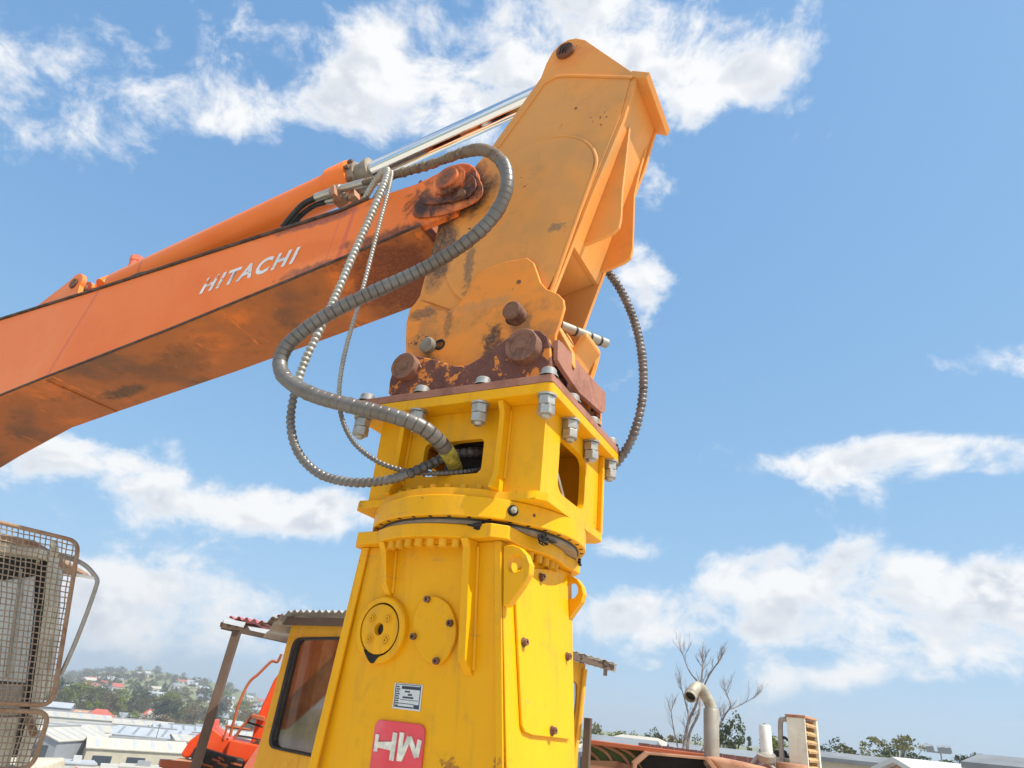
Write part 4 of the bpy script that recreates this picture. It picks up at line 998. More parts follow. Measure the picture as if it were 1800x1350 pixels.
m_ = MB(); holed(m_, [(v0 + t, wz0), (v1 - t, wz0), (v1 - t, wz1), (v0 + t, wz1)], rrect(-.17, .135, 2.455, 2.70, .05, 5), u1 - t, u1, MU); hb(m_, 'side_wall', M_head, head, bevel=.003)
m_ = MB(); holed(m_, [(v0 + t, wz0), (v1 - t, wz0), (v1 - t, wz1), (v0 + t, wz1)], rrect(-.15, .15, 2.455, 2.70, .05, 5), u0, u0 + t, MU); hb(m_, 'side_wall', M_head, head, bevel=.003)
def fin_profile(proj, flare=.03):
    return [(v0 - .0005, wz0), (v0 - proj - flare, wz0), (v0 - proj - flare, wz0 + .012), (v0 - proj, wz0 + .07), (v0 - proj, wz1 - .05), (v0 - proj - flare * .8, wz1 - .01), (v0 - proj - flare * .8, wz1), (v0 - .0005, wz1)]
for uu in (-.235, .262):
    hb(MB().prism(fin_profile(.055), uu - .012, uu + .012, MU), 'stiffener_fin', M_head, head, bevel=.003)
    hb(MB().tube([(uu + .014, v0 - .003, wz0 + .06), (uu + .014, v0 - .003, wz1 - .02)], .008, 6), 'weld_bead', M_head, head)
    hb(MB().prism([(a, b) for a, b in [(-v - (v0 + v1) * 0 + 0, z) for v, z in []]] or [(v1 + .0005, wz0), (v1 + .05, wz0), (v1 + .05, wz1), (v1 + .0005, wz1)], uu - .012, uu + .012, MU), 'stiffener_fin', M_head, head)
hb(MB().box(u1 + .0005, u1 + .022, v1 - .012, v1 + .012, wz0, wz1), 'corner_flange', M_head, head, bevel=.002)
# swivel inside, interior shade put into its near-black colour, and its cross tubes
hb(MB().lathe([(0, 2.403), (.25, 2.403), (.25, 2.56), (.21, 2.58), (.21, 2.70), (.12, 2.72), (.12, 2.779), (0, 2.779)], (0.0, .02, 0), (0, 0, 1), 32), 'swivel', M_dark, head)
hb(MB().lathe([(0, 0), (.045, 0), (.045, .19), (.028, .205), (.028, .24), (0, .24)], (.36, -.11, 2.43), (0, 0, 1), 20), 'hose_adapter', M_head, head)
hb(MB().tube([(.375, -.10, 2.63), (.38, .02, 2.50), (.37, .10, 2.42)], .009, 6), 'grease_line', M_steel, head)
# bolts of the top plate: head, washer and two nuts below
def nut_stack(root, u, v):
    z = HP
    b = empty('plate_bolt', parent=root)
    def bb(mb, nm, mt, **k): return hb(mb, nm, mt, b, **k)
    ph = random.random() * 1.0
    def hexa(r, z0, z1, rot):
        pts = [(u + r * math.cos(rot + k * math.pi / 3), v + r * math.sin(rot + k * math.pi / 3)) for k in range(6)]
        return MB().prism(pts, z0, z1, MZ)
    bb(MB().lathe([(0, 0), (.040, 0), (.040, .008), (0, .008)], (u, v, z - .0085), (0, 0, 1), 24), 'washer', M_bolt)
    bb(hexa(.0365, z - .048, z - .009, ph), 'nut', M_bolt, bevel=.003)
    bb(hexa(.0365, z - .088, z - .0495, ph + .25), 'nut', M_bolt, bevel=.003)
    bb(MB().lathe([(0, 0), (.014, 0), (.021, .008), (.021, .02)], (u, v, z - .102), (0, 0, 1), 16), 'thread_end', M_bolt)
    bb(MB().lathe([(.040, 0), (.040, .007), (.033, .008), (.033, .030), (.028, .036), (0, .036)], (u, v, ZP + .0005), (0, 0, 1), 6 * 3), 'bolt_head', M_bolt)
us = (-.458, -.152, .16, .466); vs_ = (-.395, -.14, .115, .375)
for uu in us: nut_stack(head, uu, vs_[0])
for vv in vs_[1:]: nut_stack(head, us[3], vv)
for uu in us[:3]: nut_stack(head, uu, vs_[3])
for vv in vs_[1:3]: nut_stack(head, us[0], vv)
# small bolts on the lower plate
for k in range(40):
    a = 2 * math.pi * k / 40
    p = (.415 * math.cos(a), .415 * math.sin(a))
    if p[1] < v0 - .02 or (p[0] > u1 - .05 and abs(p[1]) < .3) or abs(p[1]) < .2 and p[0] > 0:
        hb(MB().cyl((p[0], p[1], ZL1), (p[0], p[1], ZL1 + .022), .016, n=10), 'ring_bolt', M_bolt_y, head)

# ---- slewing ring
ringp = empty('slewing_ring', parent=att)
hb(MB().lathe([(.30, 2.285), (RR - .004, 2.285), (RR, 2.289), (RR, 2.364), (RR - .004, 2.3675), (.30, 2.3675)], (0, 0, 0), (0, 0, 1), 128, closed=True), 'outer_ring', M_head, ringp)
hb(MB().lathe([(.30, 2.2645), (.437, 2.2645), (.437, 2.2845), (.30, 2.2845)], (0, 0, 0), (0, 0, 1), 96, closed=True), 'inner_race', M_seal, ringp)
hb(MB().lathe([(.41, 2.277), (.441, 2.277), (.443, 2.2805), (.441, 2.284), (.41, 2.284)], (0, 0, 0), (0, 0, 1), 96), 'gap_shade_ring', M_rubber, ringp)  # black ring painted in for the shade of the gap
for k in range(36):
    a = 2 * math.pi * (k + .4) / 36
    x, y = .456 * math.cos(a), .456 * math.sin(a)
    if y < .2: hb(MB().cyl((x, y, 2.2835), (x, y, 2.287), .0085, n=10), 'bolt_hole', M_dark, ringp)
gp = HF.hit(893, 903, (0, 0, 1), 2.33); n_ = Vector((gp.x, gp.y, 0)).normalized(); gp = Vector((n_.x * RR, n_.y * RR, 2.327))
hb(MB().cyl(gp, gp + n_ * .022, .013, n=8).cyl(gp + n_ * .02, gp + n_ * .034, .007, n=8), 'grease_nipple', M_steel, ringp)
hb(MB().lathe([(.0, .0), (.022, .0), (.022, .004), (0, .004)], gp, n_, 16), 'nipple_washer', M_grease, ringp)
gp2 = HF.hit(928, 910, (0, 0, 1), 2.327); n2 = Vector((gp2.x, gp2.y, 0)).normalized(); gp2 = Vector((n2.x * RR, n2.y * RR, 2.327))
hb(MB().cyl(gp2 - n2 * .004, gp2 + n2 * .0015, .007, n=10), 'plug', M_bolt_r, ringp)
# squeezed-out grease
def grease(x, y, z, n, sp, seed, name='grease_lump'):
    rnd = random.Random(seed); g = HF.hit(x, y, (0, 0, 1), z); rr = math.hypot(g.x, g.y); a0 = math.atan2(g.y, g.x); m = MB()
    for _ in range(n):
        a = a0 + rnd.gauss(0, sp); r = .447 + rnd.random() * .008; h = z - abs(rnd.gauss(0, .010)); q = Vector((r * math.cos(a), r * math.sin(a), h)); tg = Vector((-math.sin(a), math.cos(a), 0))
        w = rnd.uniform(.004, .010); e = q + tg * rnd.gauss(0, .022) + Vector((0, 0, rnd.gauss(-.006, .006)))
        m.tube([q - tg * w, q.lerp(e, .5), e], [w * .4, w, w * .3], 6)
    hb(m, name, M_grease, ringp)
grease(858, 925, 2.268, 46, .040, 3); grease(663, 940, 2.262, 14, .02, 4); grease(940, 945, 2.264, 18, .03, 5); grease(1008, 985, 2.264, 14, .04, 6)

# ---- tower
body = empty('tower_body', parent=att)
ZB0, ZB1 = 2.21, 2.264
def tw(z): return .357 + .109 * (ZB0 - z)
def td(z): return .295 - .058 * min(ZB0 - z, 1.0)
base_out = polar_union(-.395, .392, -.356, .356, .425, cham=.05)
MB().prism(base_out, ZB0, ZB1, MZ).build('base_plate', M_yel, body, bevel=.005)
zs = [ZB0 - .0005, 1.8, 1.41, 1.0, .45]
def loft(f_lo, zz):
    m = MB(); n = 4
    for z in zz: m.v += [f_lo(z, i) for i in range(4)]
    for k in range(len(zz) - 1):
        for i in range(4): m.f.append((k * 4 + i, k * 4 + (i + 1) % 4, (k + 1) * 4 + (i + 1) % 4, (k + 1) * 4 + i))
    m.f += [(3, 2, 1, 0), tuple((len(zz) - 1) * 4 + i for i in range(4))]
    return m
loft(lambda z, i: ((-tw(z), tw(z), tw(z), -tw(z))[i], (-td(z), -td(z), td(z), td(z))[i], z), zs).build('box_walls', M_yel, body, bevel=.004)
MB().prism(rrect(-.75, .75, -.4, .4, .06), .0, .14, MZ).build('foot', M_yel, body, bevel=.01)
MB().prism(rrect(-.58, .58, -.28, .28, .05), .141, .449, MZ).build('foot_block', M_yel, body, bevel=.01)
def MF(a, b, d): return (a, -td(b) - d, b)
def MR(a, b, d): return (tw(b) + d, a, b)
def fp(x, y):                                   # a picture point on the sloping front wall
    p = BF.hit(x, y, (0, 1, .058), -td(ZB0) + .058 * ZB0); return (p.x, p.z)
def rp(x, y):                                   # and on the sunlit side wall
    p = BF.hit(x, y, (1, 0, .109), tw(ZB0) + .109 * ZB0); return (p.y, p.z)
# left border strip and corner flange
MB().prism([(-tw(ZB0 - .001), ZB0 - .001), (-tw(ZB0 - .001) + .042, ZB0 - .001), (-tw(.5) + .042, .5), (-tw(.5), .5)], .0005, .012, MF).build('edge_flange', M_yel, body, bevel=.003)
MB().prism([(tw(ZB0 - .001) - .03, ZB0 - .001), (tw(ZB0 - .001), ZB0 - .001), (tw(.5), .5), (tw(.5) - .03, .5)], .0005, .008, MF).build('edge_flange', M_yel, body, bevel=.003)
# ribs under the base plate
def rib(xa, y_top, xb, y_bot, proj_t, proj_b, wid):
    a, b = fp(xa, y_top), fp(xb, y_bot); z0, z1 = b[1], ZB0 - .0005
    m = MB()
    for (u_, z, pj) in ((a[0], z1, proj_t + .02), (a[0] + (b[0] - a[0]) * .06, z1 - .03, proj_t), (b[0], z0 + .05, proj_b), (b[0], z0, .004)):
        m.v += [(u_ - wid / 2, -td(z) + .0, z), (u_ + wid / 2, -td(z) + .0, z), (u_ + wid / 2, -td(z) - pj, z), (u_ - wid / 2, -td(z) - pj, z)]
    for k in range(3):
        for i in range(4): m.f.append((k * 4 + i, k * 4 + (i + 1) % 4, (k + 1) * 4 + (i + 1) % 4, (k + 1) * 4 + i))
    m.f += [(0, 1, 2, 3), (15, 14, 13, 12)]
    m.build('stiffener_rib', M_yel, body, bevel=.003)
    MB().tube([(a[0] + wid / 2 + .003, -td(z1) - .003, z1 - .02), (b[0] + wid / 2 + .002, -td(z0) - .003, z0 + .02)], .009, 6).build('weld_bead', M_yel, body)
rib(692, 965, 684, 1052, .065, .045, .030)
rib(834, 958, 824, 1188, .055, .055, .034)
# bolts hanging below the base plate
def hang_bolt(x, y):
    MB().lathe([(0, 0), (.0175, 0), (.0175, .024), (.019, .026), (.019, .030), (0, .030)], (x, y, ZB0 - .0305), (0, 0, 1), 12).build('hanging_bolt', M_bolt_y, body)
for k in range(46):
    a = 2 * math.pi * k / 46; x, y = .385 * math.cos(a), .385 * math.sin(a)
    if (y < -td(ZB0) - .02 and -.26 < x < .24) or (x > tw(ZB0) - .02 + .03 and abs(y) < .27): hang_bolt(x, y)
# round port
c = fp(675, 1107); r_in = abs(fp(675, 1063)[1] - c[1]); n_f = Vector((0, -1, -.058)).normalized()
port = empty('round_port', parent=att)
o_ = Vector(MF(c[0], c[1], 0))
MB().lathe([(r_in * 1.34, .0), (r_in * 1.32, .022), (r_in * 1.26, .028), (r_in + .006, .028), (r_in + .005, .012)], o_, n_f, 56).build('boss', M_yel, port)
MB().lathe([(r_in + .0055, .010), (r_in - .001, .010), (r_in - .001, .024)], o_, n_f, 56).build('shadow_gap', M_grease, port)
MB().lathe([(0, .005), (r_in - .0015, .005), (r_in - .0015, .028), (r_in - .006, .031), (.024, .031), (.022, .010)], o_, n_f, 56).build('cover_disc', M_yel, port)
e1 = Vector((1, 0, 0)); e2 = n_f.cross(e1).normalized(); e2 = e2 if e2.z > 0 else -e2
for (dx, dz) in ((-.42, .42), (.42, .42), (-.42, -.42), (.42, -.42)):
    q = o_ + e1 * dx * r_in * 1.05 + e2 * dz * r_in * 1.0 + n_f * .031
    MB().lathe([(.020, 0), (.020, .003), (.014, .003), (.014, .0005), (.011, .0005), (.011, .006), (.005, .006), (.005, .001), (0, .001)], q, n_f, 20).build('socket_screw', M_bolt_y, port)
MB().lathe([(0, .012), (.021, .012)], o_, n_f, 20).build('centre_hole', M_dark, port)
lk = fp(655, 1150)
lp = chaikin([fp(646, 1139), fp(656, 1150), fp(669, 1154), fp(682, 1151), fp(670, 1159), fp(666, 1168), fp(658, 1167)], 2)
MB().prism(lp, .0285, .0315, MF).build('oil_leak', M_grease, port)
# bolted cover plate beside it
cov = empty('cover_plate', parent=att)
cpoly = [fp(x, y) for x, y in [(745, 1057), (757, 1048), (772, 1050), (790, 1060), (800, 1078), (806, 1100), (805, 1125), (793, 1152), (780, 1168), (766, 1169), (748, 1160), (737, 1140), (731, 1118), (730, 1092), (737, 1068)]]
MB().prism(chaikin(cpoly, 1), .0005, .016, MF).build('plate', M_yel, cov, bevel=.003)
for x, y in ((757, 1055), (797, 1097), (733, 1120), (773, 1163)):
    a = fp(x, y); q = Vector(MF(a[0], a[1], .016))
    MB().lathe([(.0, 0), (.0128, 0), (.0128, .015), (.0066, .015), (.0075, .007), (0, .007)], q, n_f, 14).build('cap_screw', M_bolt_r, cov)
# data plate with its print
dp = empty('data_plate', parent=att)
k0, k1, k2, k3 = fp(695, 1200), fp(744, 1204), fp(739, 1251), fp(690, 1245)
MB().prism([k3, k2, k1, k0], .0005, .003, MF).build('plate', M_plate, dp, bevel=.001)
def dpt(s_, t_):
    a = (k0[0] + (k1[0] - k0[0]) * s_, k0[1] + (k1[1] - k0[1]) * s_); b = (k3[0] + (k2[0] - k3[0]) * s_, k3[1] + (k2[1] - k3[1]) * s_)
    return (a[0] + (b[0] - a[0]) * t_, a[1] + (b[1] - a[1]) * t_)
pm = MB()
def pr(s0, s1, t0, t1): pm.prism([dpt(s0, t1), dpt(s1, t1), dpt(s1, t0), dpt(s0, t0)], .0031, .0040, MF)
pr(.28, .95, .10, .22); pr(.05, .95, .035, .06); pr(.05, .07, .06, .95); pr(.93, .95, .06, .95)
for i, t_ in enumerate((.12, .21, .30, .39, .48, .57, .66, .75, .84)): pr(.09, .22 if i % 2 else .19, t_, t_ + .05)
pr(.40, .58, .28, .34); pr(.52, .66, .39, .46); pr(.34, .72, .50, .57); pr(.26, .9, .62, .64); pr(.24, .76, .76, .785); pr(.10, .74, .88, .93); pr(.76, .93, .78, .93)
for j in range(5): pr(.30 + .12 * j, .38 + .12 * j, .145, .175)
pm.build('print', M_ink, dp)
# red badge with its cast letters, mounted upside down
emb = empty('badge', parent=att)
q0, q1 = fp(665, 1266), fp(751, 1273); q2, q3 = fp(738, 1390), fp(646, 1380)
bp_ = [q0, q1, q2, q3]
cx_ = sum(p[0] for p in bp_) / 4; cz_ = sum(p[1] for p in bp_) / 4
hw_ = (abs(q1[0] - q0[0]) + abs(q2[0] - q3[0])) / 4; hh_ = (abs(q0[1] - q3[1]) + abs(q1[1] - q2[1])) / 4
MB().prism(rrect(cx_ - hw_, cx_ + hw_, cz_ - hh_, cz_ + hh_, .028, 5), .0005, .010, MF).build('plate', M_emb, emb, bevel=.003)
def stroke(ax, ay, bx, by, w, wb=None):
    a, b = fp(ax + 4, ay), fp(bx + 4, by); d = Vector((b[0] - a[0], b[1] - a[1])); n = Vector((-d.y, d.x)).normalized(); wb = wb or w
    return MB().prism([(a[0] + n.x * w, a[1] + n.y * w), (a[0] - n.x * w, a[1] - n.y * w), (b[0] - n.x * wb, b[1] - n.y * wb), (b[0] + n.x * wb, b[1] + n.y * wb)], .0103, .0145, MF)
lt = MB()
for s_ in ((664, 1291, 660, 1321, .008), (695, 1288, 688, 1337, .010), (707, 1288, 701, 1338, .010), (703, 1336, 720, 1296, .0095), (720, 1296, 732, 1331, .0095), (738, 1301, 732, 1331, .009)):
    m_ = stroke(*s_); m_.v = [(p[0], p[1] - random.random() * .001, p[2]) for p in m_.v]; lt.add(m_.v, m_.f)
m_ = stroke(664, 1309, 690, 1312, .009, .015); lt.add([(p[0], p[1] - .0012, p[2]) for p in m_.v], m_.f)
lo = lt.build('letters', M_embw, emb); lo['label'] = 'pale cast letters M and H upside down'
# lifting lugs and side cover
def lug_plate(pts, v, hole, hr, name='lifting_lug'):
    poly = [BF.onv(x, y, v) for x, y in pts]; h = BF.onv(hole[0], hole[1], v)
    poly = [(max(a, tw(b) - .02), min(b, ZB0 - .001)) for a, b in poly]
    m = MB(); holed(m, poly, circle(h[0], h[1], hr, 24), v, v + .036, MV); m.build(name, M_yel, body, bevel=.005)
lug_plate([(884, 958), (900, 957), (914, 962), (925, 974), (932, 992), (930, 1008), (919, 1028), (893, 1064), (884, 1066)], -td(2.1) - .002, (905, 990), .034)
lug_plate([(988, 1008), (1002, 1011), (1014, 1018), (1022, 1030), (1025, 1044), (1021, 1058), (1008, 1076), (998, 1090), (990, 1090)], td(2.1) - .036, (1003, 1038), .036)
sc_ = empty('side_cover', parent=att)
spoly = [rp(x, y) for x, y in [(908, 1004), (914, 998), (980, 1002), (984, 1008), (1000, 1292), (996, 1299), (932, 1292), (918, 1286), (913, 1274), (902, 1048)]]
MB().prism(spoly, .0005, .012, MR).build('plate', M_yel, sc_, bevel=.003)
n_r = Vector((1, 0, .109)).normalized()
for x, y in ((946, 1015), (915, 1129), (992, 1154), (965, 1284)):
    a = rp(x, y); q = Vector(MR(a[0], a[1], .012))
    MB().lathe([(0, 0), (.018, 0), (.018, .003), (.013, .003), (.013, .018), (.006, .018), (.006, .010), (0, .010)], q, n_r, 12).build('cap_screw', M_bolt_r, sc_)
# ------------------------------------------------------------------ spiral-guarded hoses
def hose_path(pts, n=14):
    return smooth_path([Vector((HF.onv(x, y, v)[0], v, HF.onv(x, y, v)[1])) for x, y, v in pts], n)
def guarded(root, name, path, r, pitch, mat, depth=.12, sides=14, sub=7, jitter=.04, seed=1, bead=False):
    rnd = random.Random(seed)
    base = resample(path, pitch / sub); p = []; rad = []; k = 1.0; n = len(base)
    ph, ln = [], []
    while len(ph) < n:                                   # rings of slightly uneven pitch
        L = max(4, sub + rnd.choice((-1, 0, 0, 0, 1))); ph += list(range(L)); ln += [L] * L
    for i in range(n if bead else 0):
        if ph[i] == 0: k = 1 + rnd.uniform(-jitter, jitter)
        p.append(base[i]); rad.append(r * k * (1.04 - depth * 1.5 * abs(math.cos(math.pi * ph[i] / ln[i])) ** 3))
    for i in range(0 if bead else n):
        if ph[i] == 0:
            k = 1 + rnd.uniform(-jitter, jitter)
            q = base[i] if i + 1 >= n else base[i].lerp(base[i + 1], .12)
            p += [base[i], q]; rad += [r * k * (1 - depth * 1.25), r * k * 1.03]
        else:
            t = ph[i] / ln[i]; p.append(base[i]); rad.append(r * k * (1.03 - depth * .55 * t))
    return MB().tube(p, rad, sides).build(name, mat, root, smooth=50)
def cut_path(p, a, b): n = len(p); return p[int(n * a):max(int(n * b), int(n * a) + 2)]
hA = frame_root('hydraulic_hose', HF, 'thickest ribbed grey hose looping across the dipper stick into the yellow head window', 'hose', 'guarded hydraulic hoses')
pA_ = hose_path([(640, 321, -.20), (672, 312, -.22), (705, 304, -.25), (760, 288, -.30), (815, 268, -.38), (852, 264, -.44), (882, 284, -.47), (892, 318, -.48), (880, 360, -.48), (850, 400, -.48), (800, 440, -.49), (740, 475, -.52), (670, 507, -.58), (600, 540, -.64), (545, 573, -.68), (505, 608, -.70), (492, 640, -.70), (505, 668, -.70), (550, 694, -.68), (620, 714, -.63), (690, 731, -.58), (740, 750, -.52), (772, 776, -.44), (790, 800, -.36), (800, 822, -.27), (803, 840, -.20)])
nA = len(pA_)
guarded(hA, 'dark_wrap', pA_[:58], .026, .030, M_hoseb, .24, 14, 8, seed=2, jitter=.20, bead=True)
guarded(hA, 'brown_sleeve', pA_[57:86], .0320, .034, M_hoseb, .14, seed=3)
guarded(hA, 'spiral_guard', pA_[85:-34], .0335, .036, M_hose, .15, 16, seed=4)
guarded(hA, 'yellow_wrap', pA_[-35:-14], .0325, .030, M_yhose, .08, seed=5)
guarded(hA, 'end_sleeve', pA_[-15:], .032, .022, M_yhose, .14, seed=6)
hB = frame_root('hydraulic_hose', HF, 'pale medium ribbed hose hanging from the cylinder gland and curling under the thick hose', 'hose', 'guarded hydraulic hoses')
pB_ = hose_path([(640, 352, -.26), (662, 316, -.36), (680, 299, -.42), (676, 322, -.46), (655, 372, -.49), (620, 450, -.52), (590, 520, -.54), (562, 580, -.56), (536, 635, -.57), (518, 690, -.57), (511, 745, -.56), (524, 795, -.54), (560, 832, -.52), (610, 847, -.50), (660, 847, -.48), (710, 836, -.46), (752, 818, -.40), (790, 801, -.33), (830, 795, -.26), (852, 796, -.18)])
q = len(pB_)
guarded(hB, 'pale_guard', pB_[:int(q * .47)], .0200, .0260, M_hosew, .20, 12, 8, seed=7, bead=True)
guarded(hB, 'grey_guard', pB_[int(q * .47) - 1:int(q * .80)], .0200, .027, M_hose, .18, 12, 8, seed=8, bead=True)
guarded(hB, 'dark_guard', pB_[int(q * .80) - 1:], .0215, .028, M_hosed, .18, 12, 8, seed=9, bead=True)
hC = frame_root('hydraulic_hose', HF, 'thinnest ribbed hose hanging straight down behind the thick hose loop', 'hose', 'guarded hydraulic hoses')
pC_ = hose_path([(655, 352, -.24), (676, 316, -.34), (688, 302, -.40), (684, 330, -.44), (668, 390, -.46), (650, 460, -.47), (632, 530, -.475), (614, 590, -.48), (602, 640, -.49), (596, 690, -.50), (601, 735, -.50), (620, 775, -.49), (652, 804, -.47), (690, 822, -.44), (735, 831, -.40), (780, 832, -.35), (822, 829, -.28), (845, 826, -.2)])
q = len(pC_)
guarded(hC, 'pale_guard', pC_[:int(q * .55)], .0115, .0190, M_hosew, .24, 10, 8, seed=10, bead=True)
guarded(hC, 'grey_guard', pC_[int(q * .55) - 1:], .0115, .0190, M_hose, .24, 10, 8, seed=11, bead=True)
hD = frame_root('hydraulic_hose', HF, 'dark ribbed hose bowing out on the right behind the dipper stick', 'hose', 'guarded hydraulic hoses')
pD_ = hose_path([(1040, 440, .22), (1066, 474, .25), (1092, 512, .30), (1114, 562, .34), (1127, 615, .37), (1131, 670, .39), (1126, 720, .41), (1112, 768, .42), (1096, 797, .43), (1080, 818, .44), (1062, 834, .42), (1044, 846, .36), (1028, 852, .25)])
guarded(hD, 'spiral_guard', pD_, .0235, .0240, M_hoser, .20, 12, 8, seed=12, bead=True)
# ------------------------------------------------------------------ machines standing round the yard
def plane_frame(px, py, depth, yaw):
    p = at(px, py, depth); return Frame(p.x, p.y, yaw)
# ---- caged cab at the left edge
CF = plane_frame(70, 1150, 4.3, math.radians(14))
cab = frame_root('excavator_cab', CF, 'cream cab behind a rusty wire mesh guard at the left edge', 'cab')
def cv(x, y, v=0.0): p = CF.hit(x, y, (0, 1, 0), v); return Vector((p.x, v, p.z))
def quad_pt(c, s, t): return c[0].lerp(c[1], s).lerp(c[3].lerp(c[2], s), t)
def guard(c4, nx, ny, name):
    c = [cv(*p) for p in c4]; g = MB()
    rnd = random.Random(nx * 7 + ny)
    for i in range(1, nx):
        s = i / nx; pts = [quad_pt(c, s, j / 12) + Vector((rnd.gauss(0, .0018), .004 * (1 if j % 2 else -1), 0)) for j in range(13)]
        g.tube(pts, .0034, 5, cap=False)
    for j in range(1, ny):
        t = j / ny; pts = [quad_pt(c, i / 16, t) + Vector((0, .004 * (1 if i % 2 else -1), rnd.gauss(0, .0018))) for i in range(17)]
        g.tube(pts, .0034, 5, cap=False)
    g.build(name, M_wire, cab)
    # rounded tube frame
    def corner(k, rad=.07):
        a, b, d = c[k - 1], c[k], c[(k + 1) % 4]; e1 = (a - b).normalized() * rad; e2 = (d - b).normalized() * rad
        return [b + e1 * (1 - t) ** 2 + e2 * t ** 2 for t in [i / 6 for i in range(7)]]
    path = []
    for k in range(4): path += corner(k)
    path.append(path[0])
    MB().tube(path, .0125, 10, cap=False).build('guard_frame', M_tubeo, cab)
guard([(-190, 873), (139, 952), (92, 1240), (-190, 1228)], 33, 30, 'wire_mesh')
guard([(-190, 1240), (88, 1252), (56, 1352), (-190, 1352)], 26, 9, 'wire_mesh')
# cab shell behind the guard
VK = .17
def ck(x, y, v=VK): return cv(x, y, v)
def slab(name, pts, v0, v1, mat, bevel=.008):
    poly = [(cv(x, y, v0).x, cv(x, y, v0).z) for x, y in pts]
    return MB().prism(poly, v0, v1, MV).build(name, mat, cab, bevel=bevel)
slab('roof_header', [(-200, 912), (66, 962), (84, 968), (82, 985), (60, 978), (-200, 940)], VK, VK + .25, M_cream, .015)
slab('roof_sheet', [(-200, 893), (62, 950), (66, 962), (-200, 912)], VK - .02, VK + 1.3, M_tubeo, .01)
slab('corner_post', [(84, 964), (99, 970), (92, 1060), (70, 1245), (42, 1352), (22, 1352), (52, 1240), (76, 1060)], VK + .0, VK + .09, M_cream, .02)
slab('corner_post', [(94, 985), (104, 1000), (98, 1120), (84, 1215), (80, 1210), (90, 1090)], VK + .05, VK + .12, M_cream, .01)
slab('door_gap', [(70, 985), (86, 985), (78, 1080), (58, 1240), (42, 1300), (30, 1300), (45, 1240), (66, 1070)], VK + .10, VK + .13, M_dark, 0)
slab('window_pane', [(-200, 958), (62, 988), (58, 1080), (44, 1200), (-200, 1180)], VK + .09, VK + .10, M_cabglass, 0)
slab('window_dark_top', [(-200, 950), (64, 984), (62, 1012), (-30, 1024), (-200, 1020)], VK + .075, VK + .085, M_dark, 0)  # dark sheet across the top of the window
slab('wiper_bar', [(34, 1000), (40, 1000), (14, 1190), (8, 1190)], VK + .06, VK + .07, M_graymetal, .002)
slab('lower_panel', [(-200, 1188), (43, 1205), (33, 1258), (-200, 1262)], VK + .06, VK + .12, M_graymetal, .01)
slab('door_skin', [(-200, 1263), (34, 1259), (10, 1352), (-200, 1352)], VK + .07, VK + .13, M_cream, .01)
slab('kick_panel', [(-200, 1352), (40, 1352), (-40, 1700), (-200, 1700)], VK + .03, VK + .9, M_cream, .02)
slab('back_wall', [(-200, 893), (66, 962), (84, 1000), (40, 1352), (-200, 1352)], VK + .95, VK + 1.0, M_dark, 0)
MB().tube(smooth_path([cv(104, 976, .06), cv(118, 980, .04), cv(132, 984, .02), cv(150, 994, .02), cv(163, 1007, .02), cv(171, 1020, .02), cv(168, 1034, .02), cv(164, 1046, .02), cv(150, 1085, .02), cv(128, 1140, .03), cv(107, 1186, .04)], 6), .0125, 10).build('grab_rail', M_graymetal, cab)
MB().tube([cv(129, 1010, .01), cv(168, 1016, .02)], .0095, 8).build('rail_strut', M_whitep, cab)
MB().tube([cv(95, 955, 0), cv(98, 975, .12)], .02, 8).build('guard_bracket', M_cream, cab)
MB().tube([cv(60, 1290, 0.02), cv(50, 1262, .12)], .02, 8).build('guard_bracket', M_tubeo, cab)

# ---- old yellow cab behind the tower
D_A, D_B, D_C = 7.4, 6.3, 7.0
PA = at(478, 1230, D_A); PB = at(760, 1230, D_B); PC = at(1024, 1230, D_C)
yaw1 = math.atan2(PB.y - PA.y, PB.x - PA.x)
YF = Frame(PA.x, PA.y, yaw1)
yc = frame_root('yellow_cab', YF, 'old yellow machine cab with corrugated iron roof standing behind the tower', 'cab')
def yv(x, y, v=0.0): p = YF.hit(x, y, (0, 1, 0), v); return (p.x, p.z)
LB = YF.loc(PB).x
edge = [yv(512, 1098), (LB, yv(600, 1092)[1] + .02), (LB, .35), yv(418, 1450)]
win = [yv(x, y) for x, y in [(520, 1122), (598, 1117), (640, 1116), (700, 1330), (560, 1330), (474, 1314), (470, 1305), (513, 1130)]]
win = [yv(517, 1121), (LB - .22, yv(597, 1118)[1] + .03), (LB - .22, yv(560, 1329)[1] - .04), yv(470, 1314)]
wc = []
for i_ in range(4):
    a_, b_, c_ = Vector(win[i_ - 1]), Vector(win[i_]), Vector(win[(i_ + 1) % 4])
    e1, e2 = (a_ - b_).normalized() * .10, (c_ - b_).normalized() * .10
    wc += [tuple(b_ + e1 * (1 - t_) ** 2 + e2 * t_ ** 2) for t_ in [k_ / 6 for k_ in range(7)]]
m_ = MB(); holed(m_, edge[::-1], wc, 0, .05, MV); m_.build('front_wall', M_cyel, yc, bevel=.008)
inner = [(c[0] + (p[0] - c[0]) * .955, c[1] + (p[1] - c[1]) * .965) for c in [(sum(q[0] for q in wc) / len(wc), sum(q[1] for q in wc) / len(wc))] for p in wc]
m_ = MB(); m_.ring(wc, inner, -.012, .06, MV); m_.build('window_seal', M_rubber, yc, bevel=.006)
MB().prism(inner, .028, .034, MV).build('window_pane', M_pane, yc)
zt_ = edge[0][1]
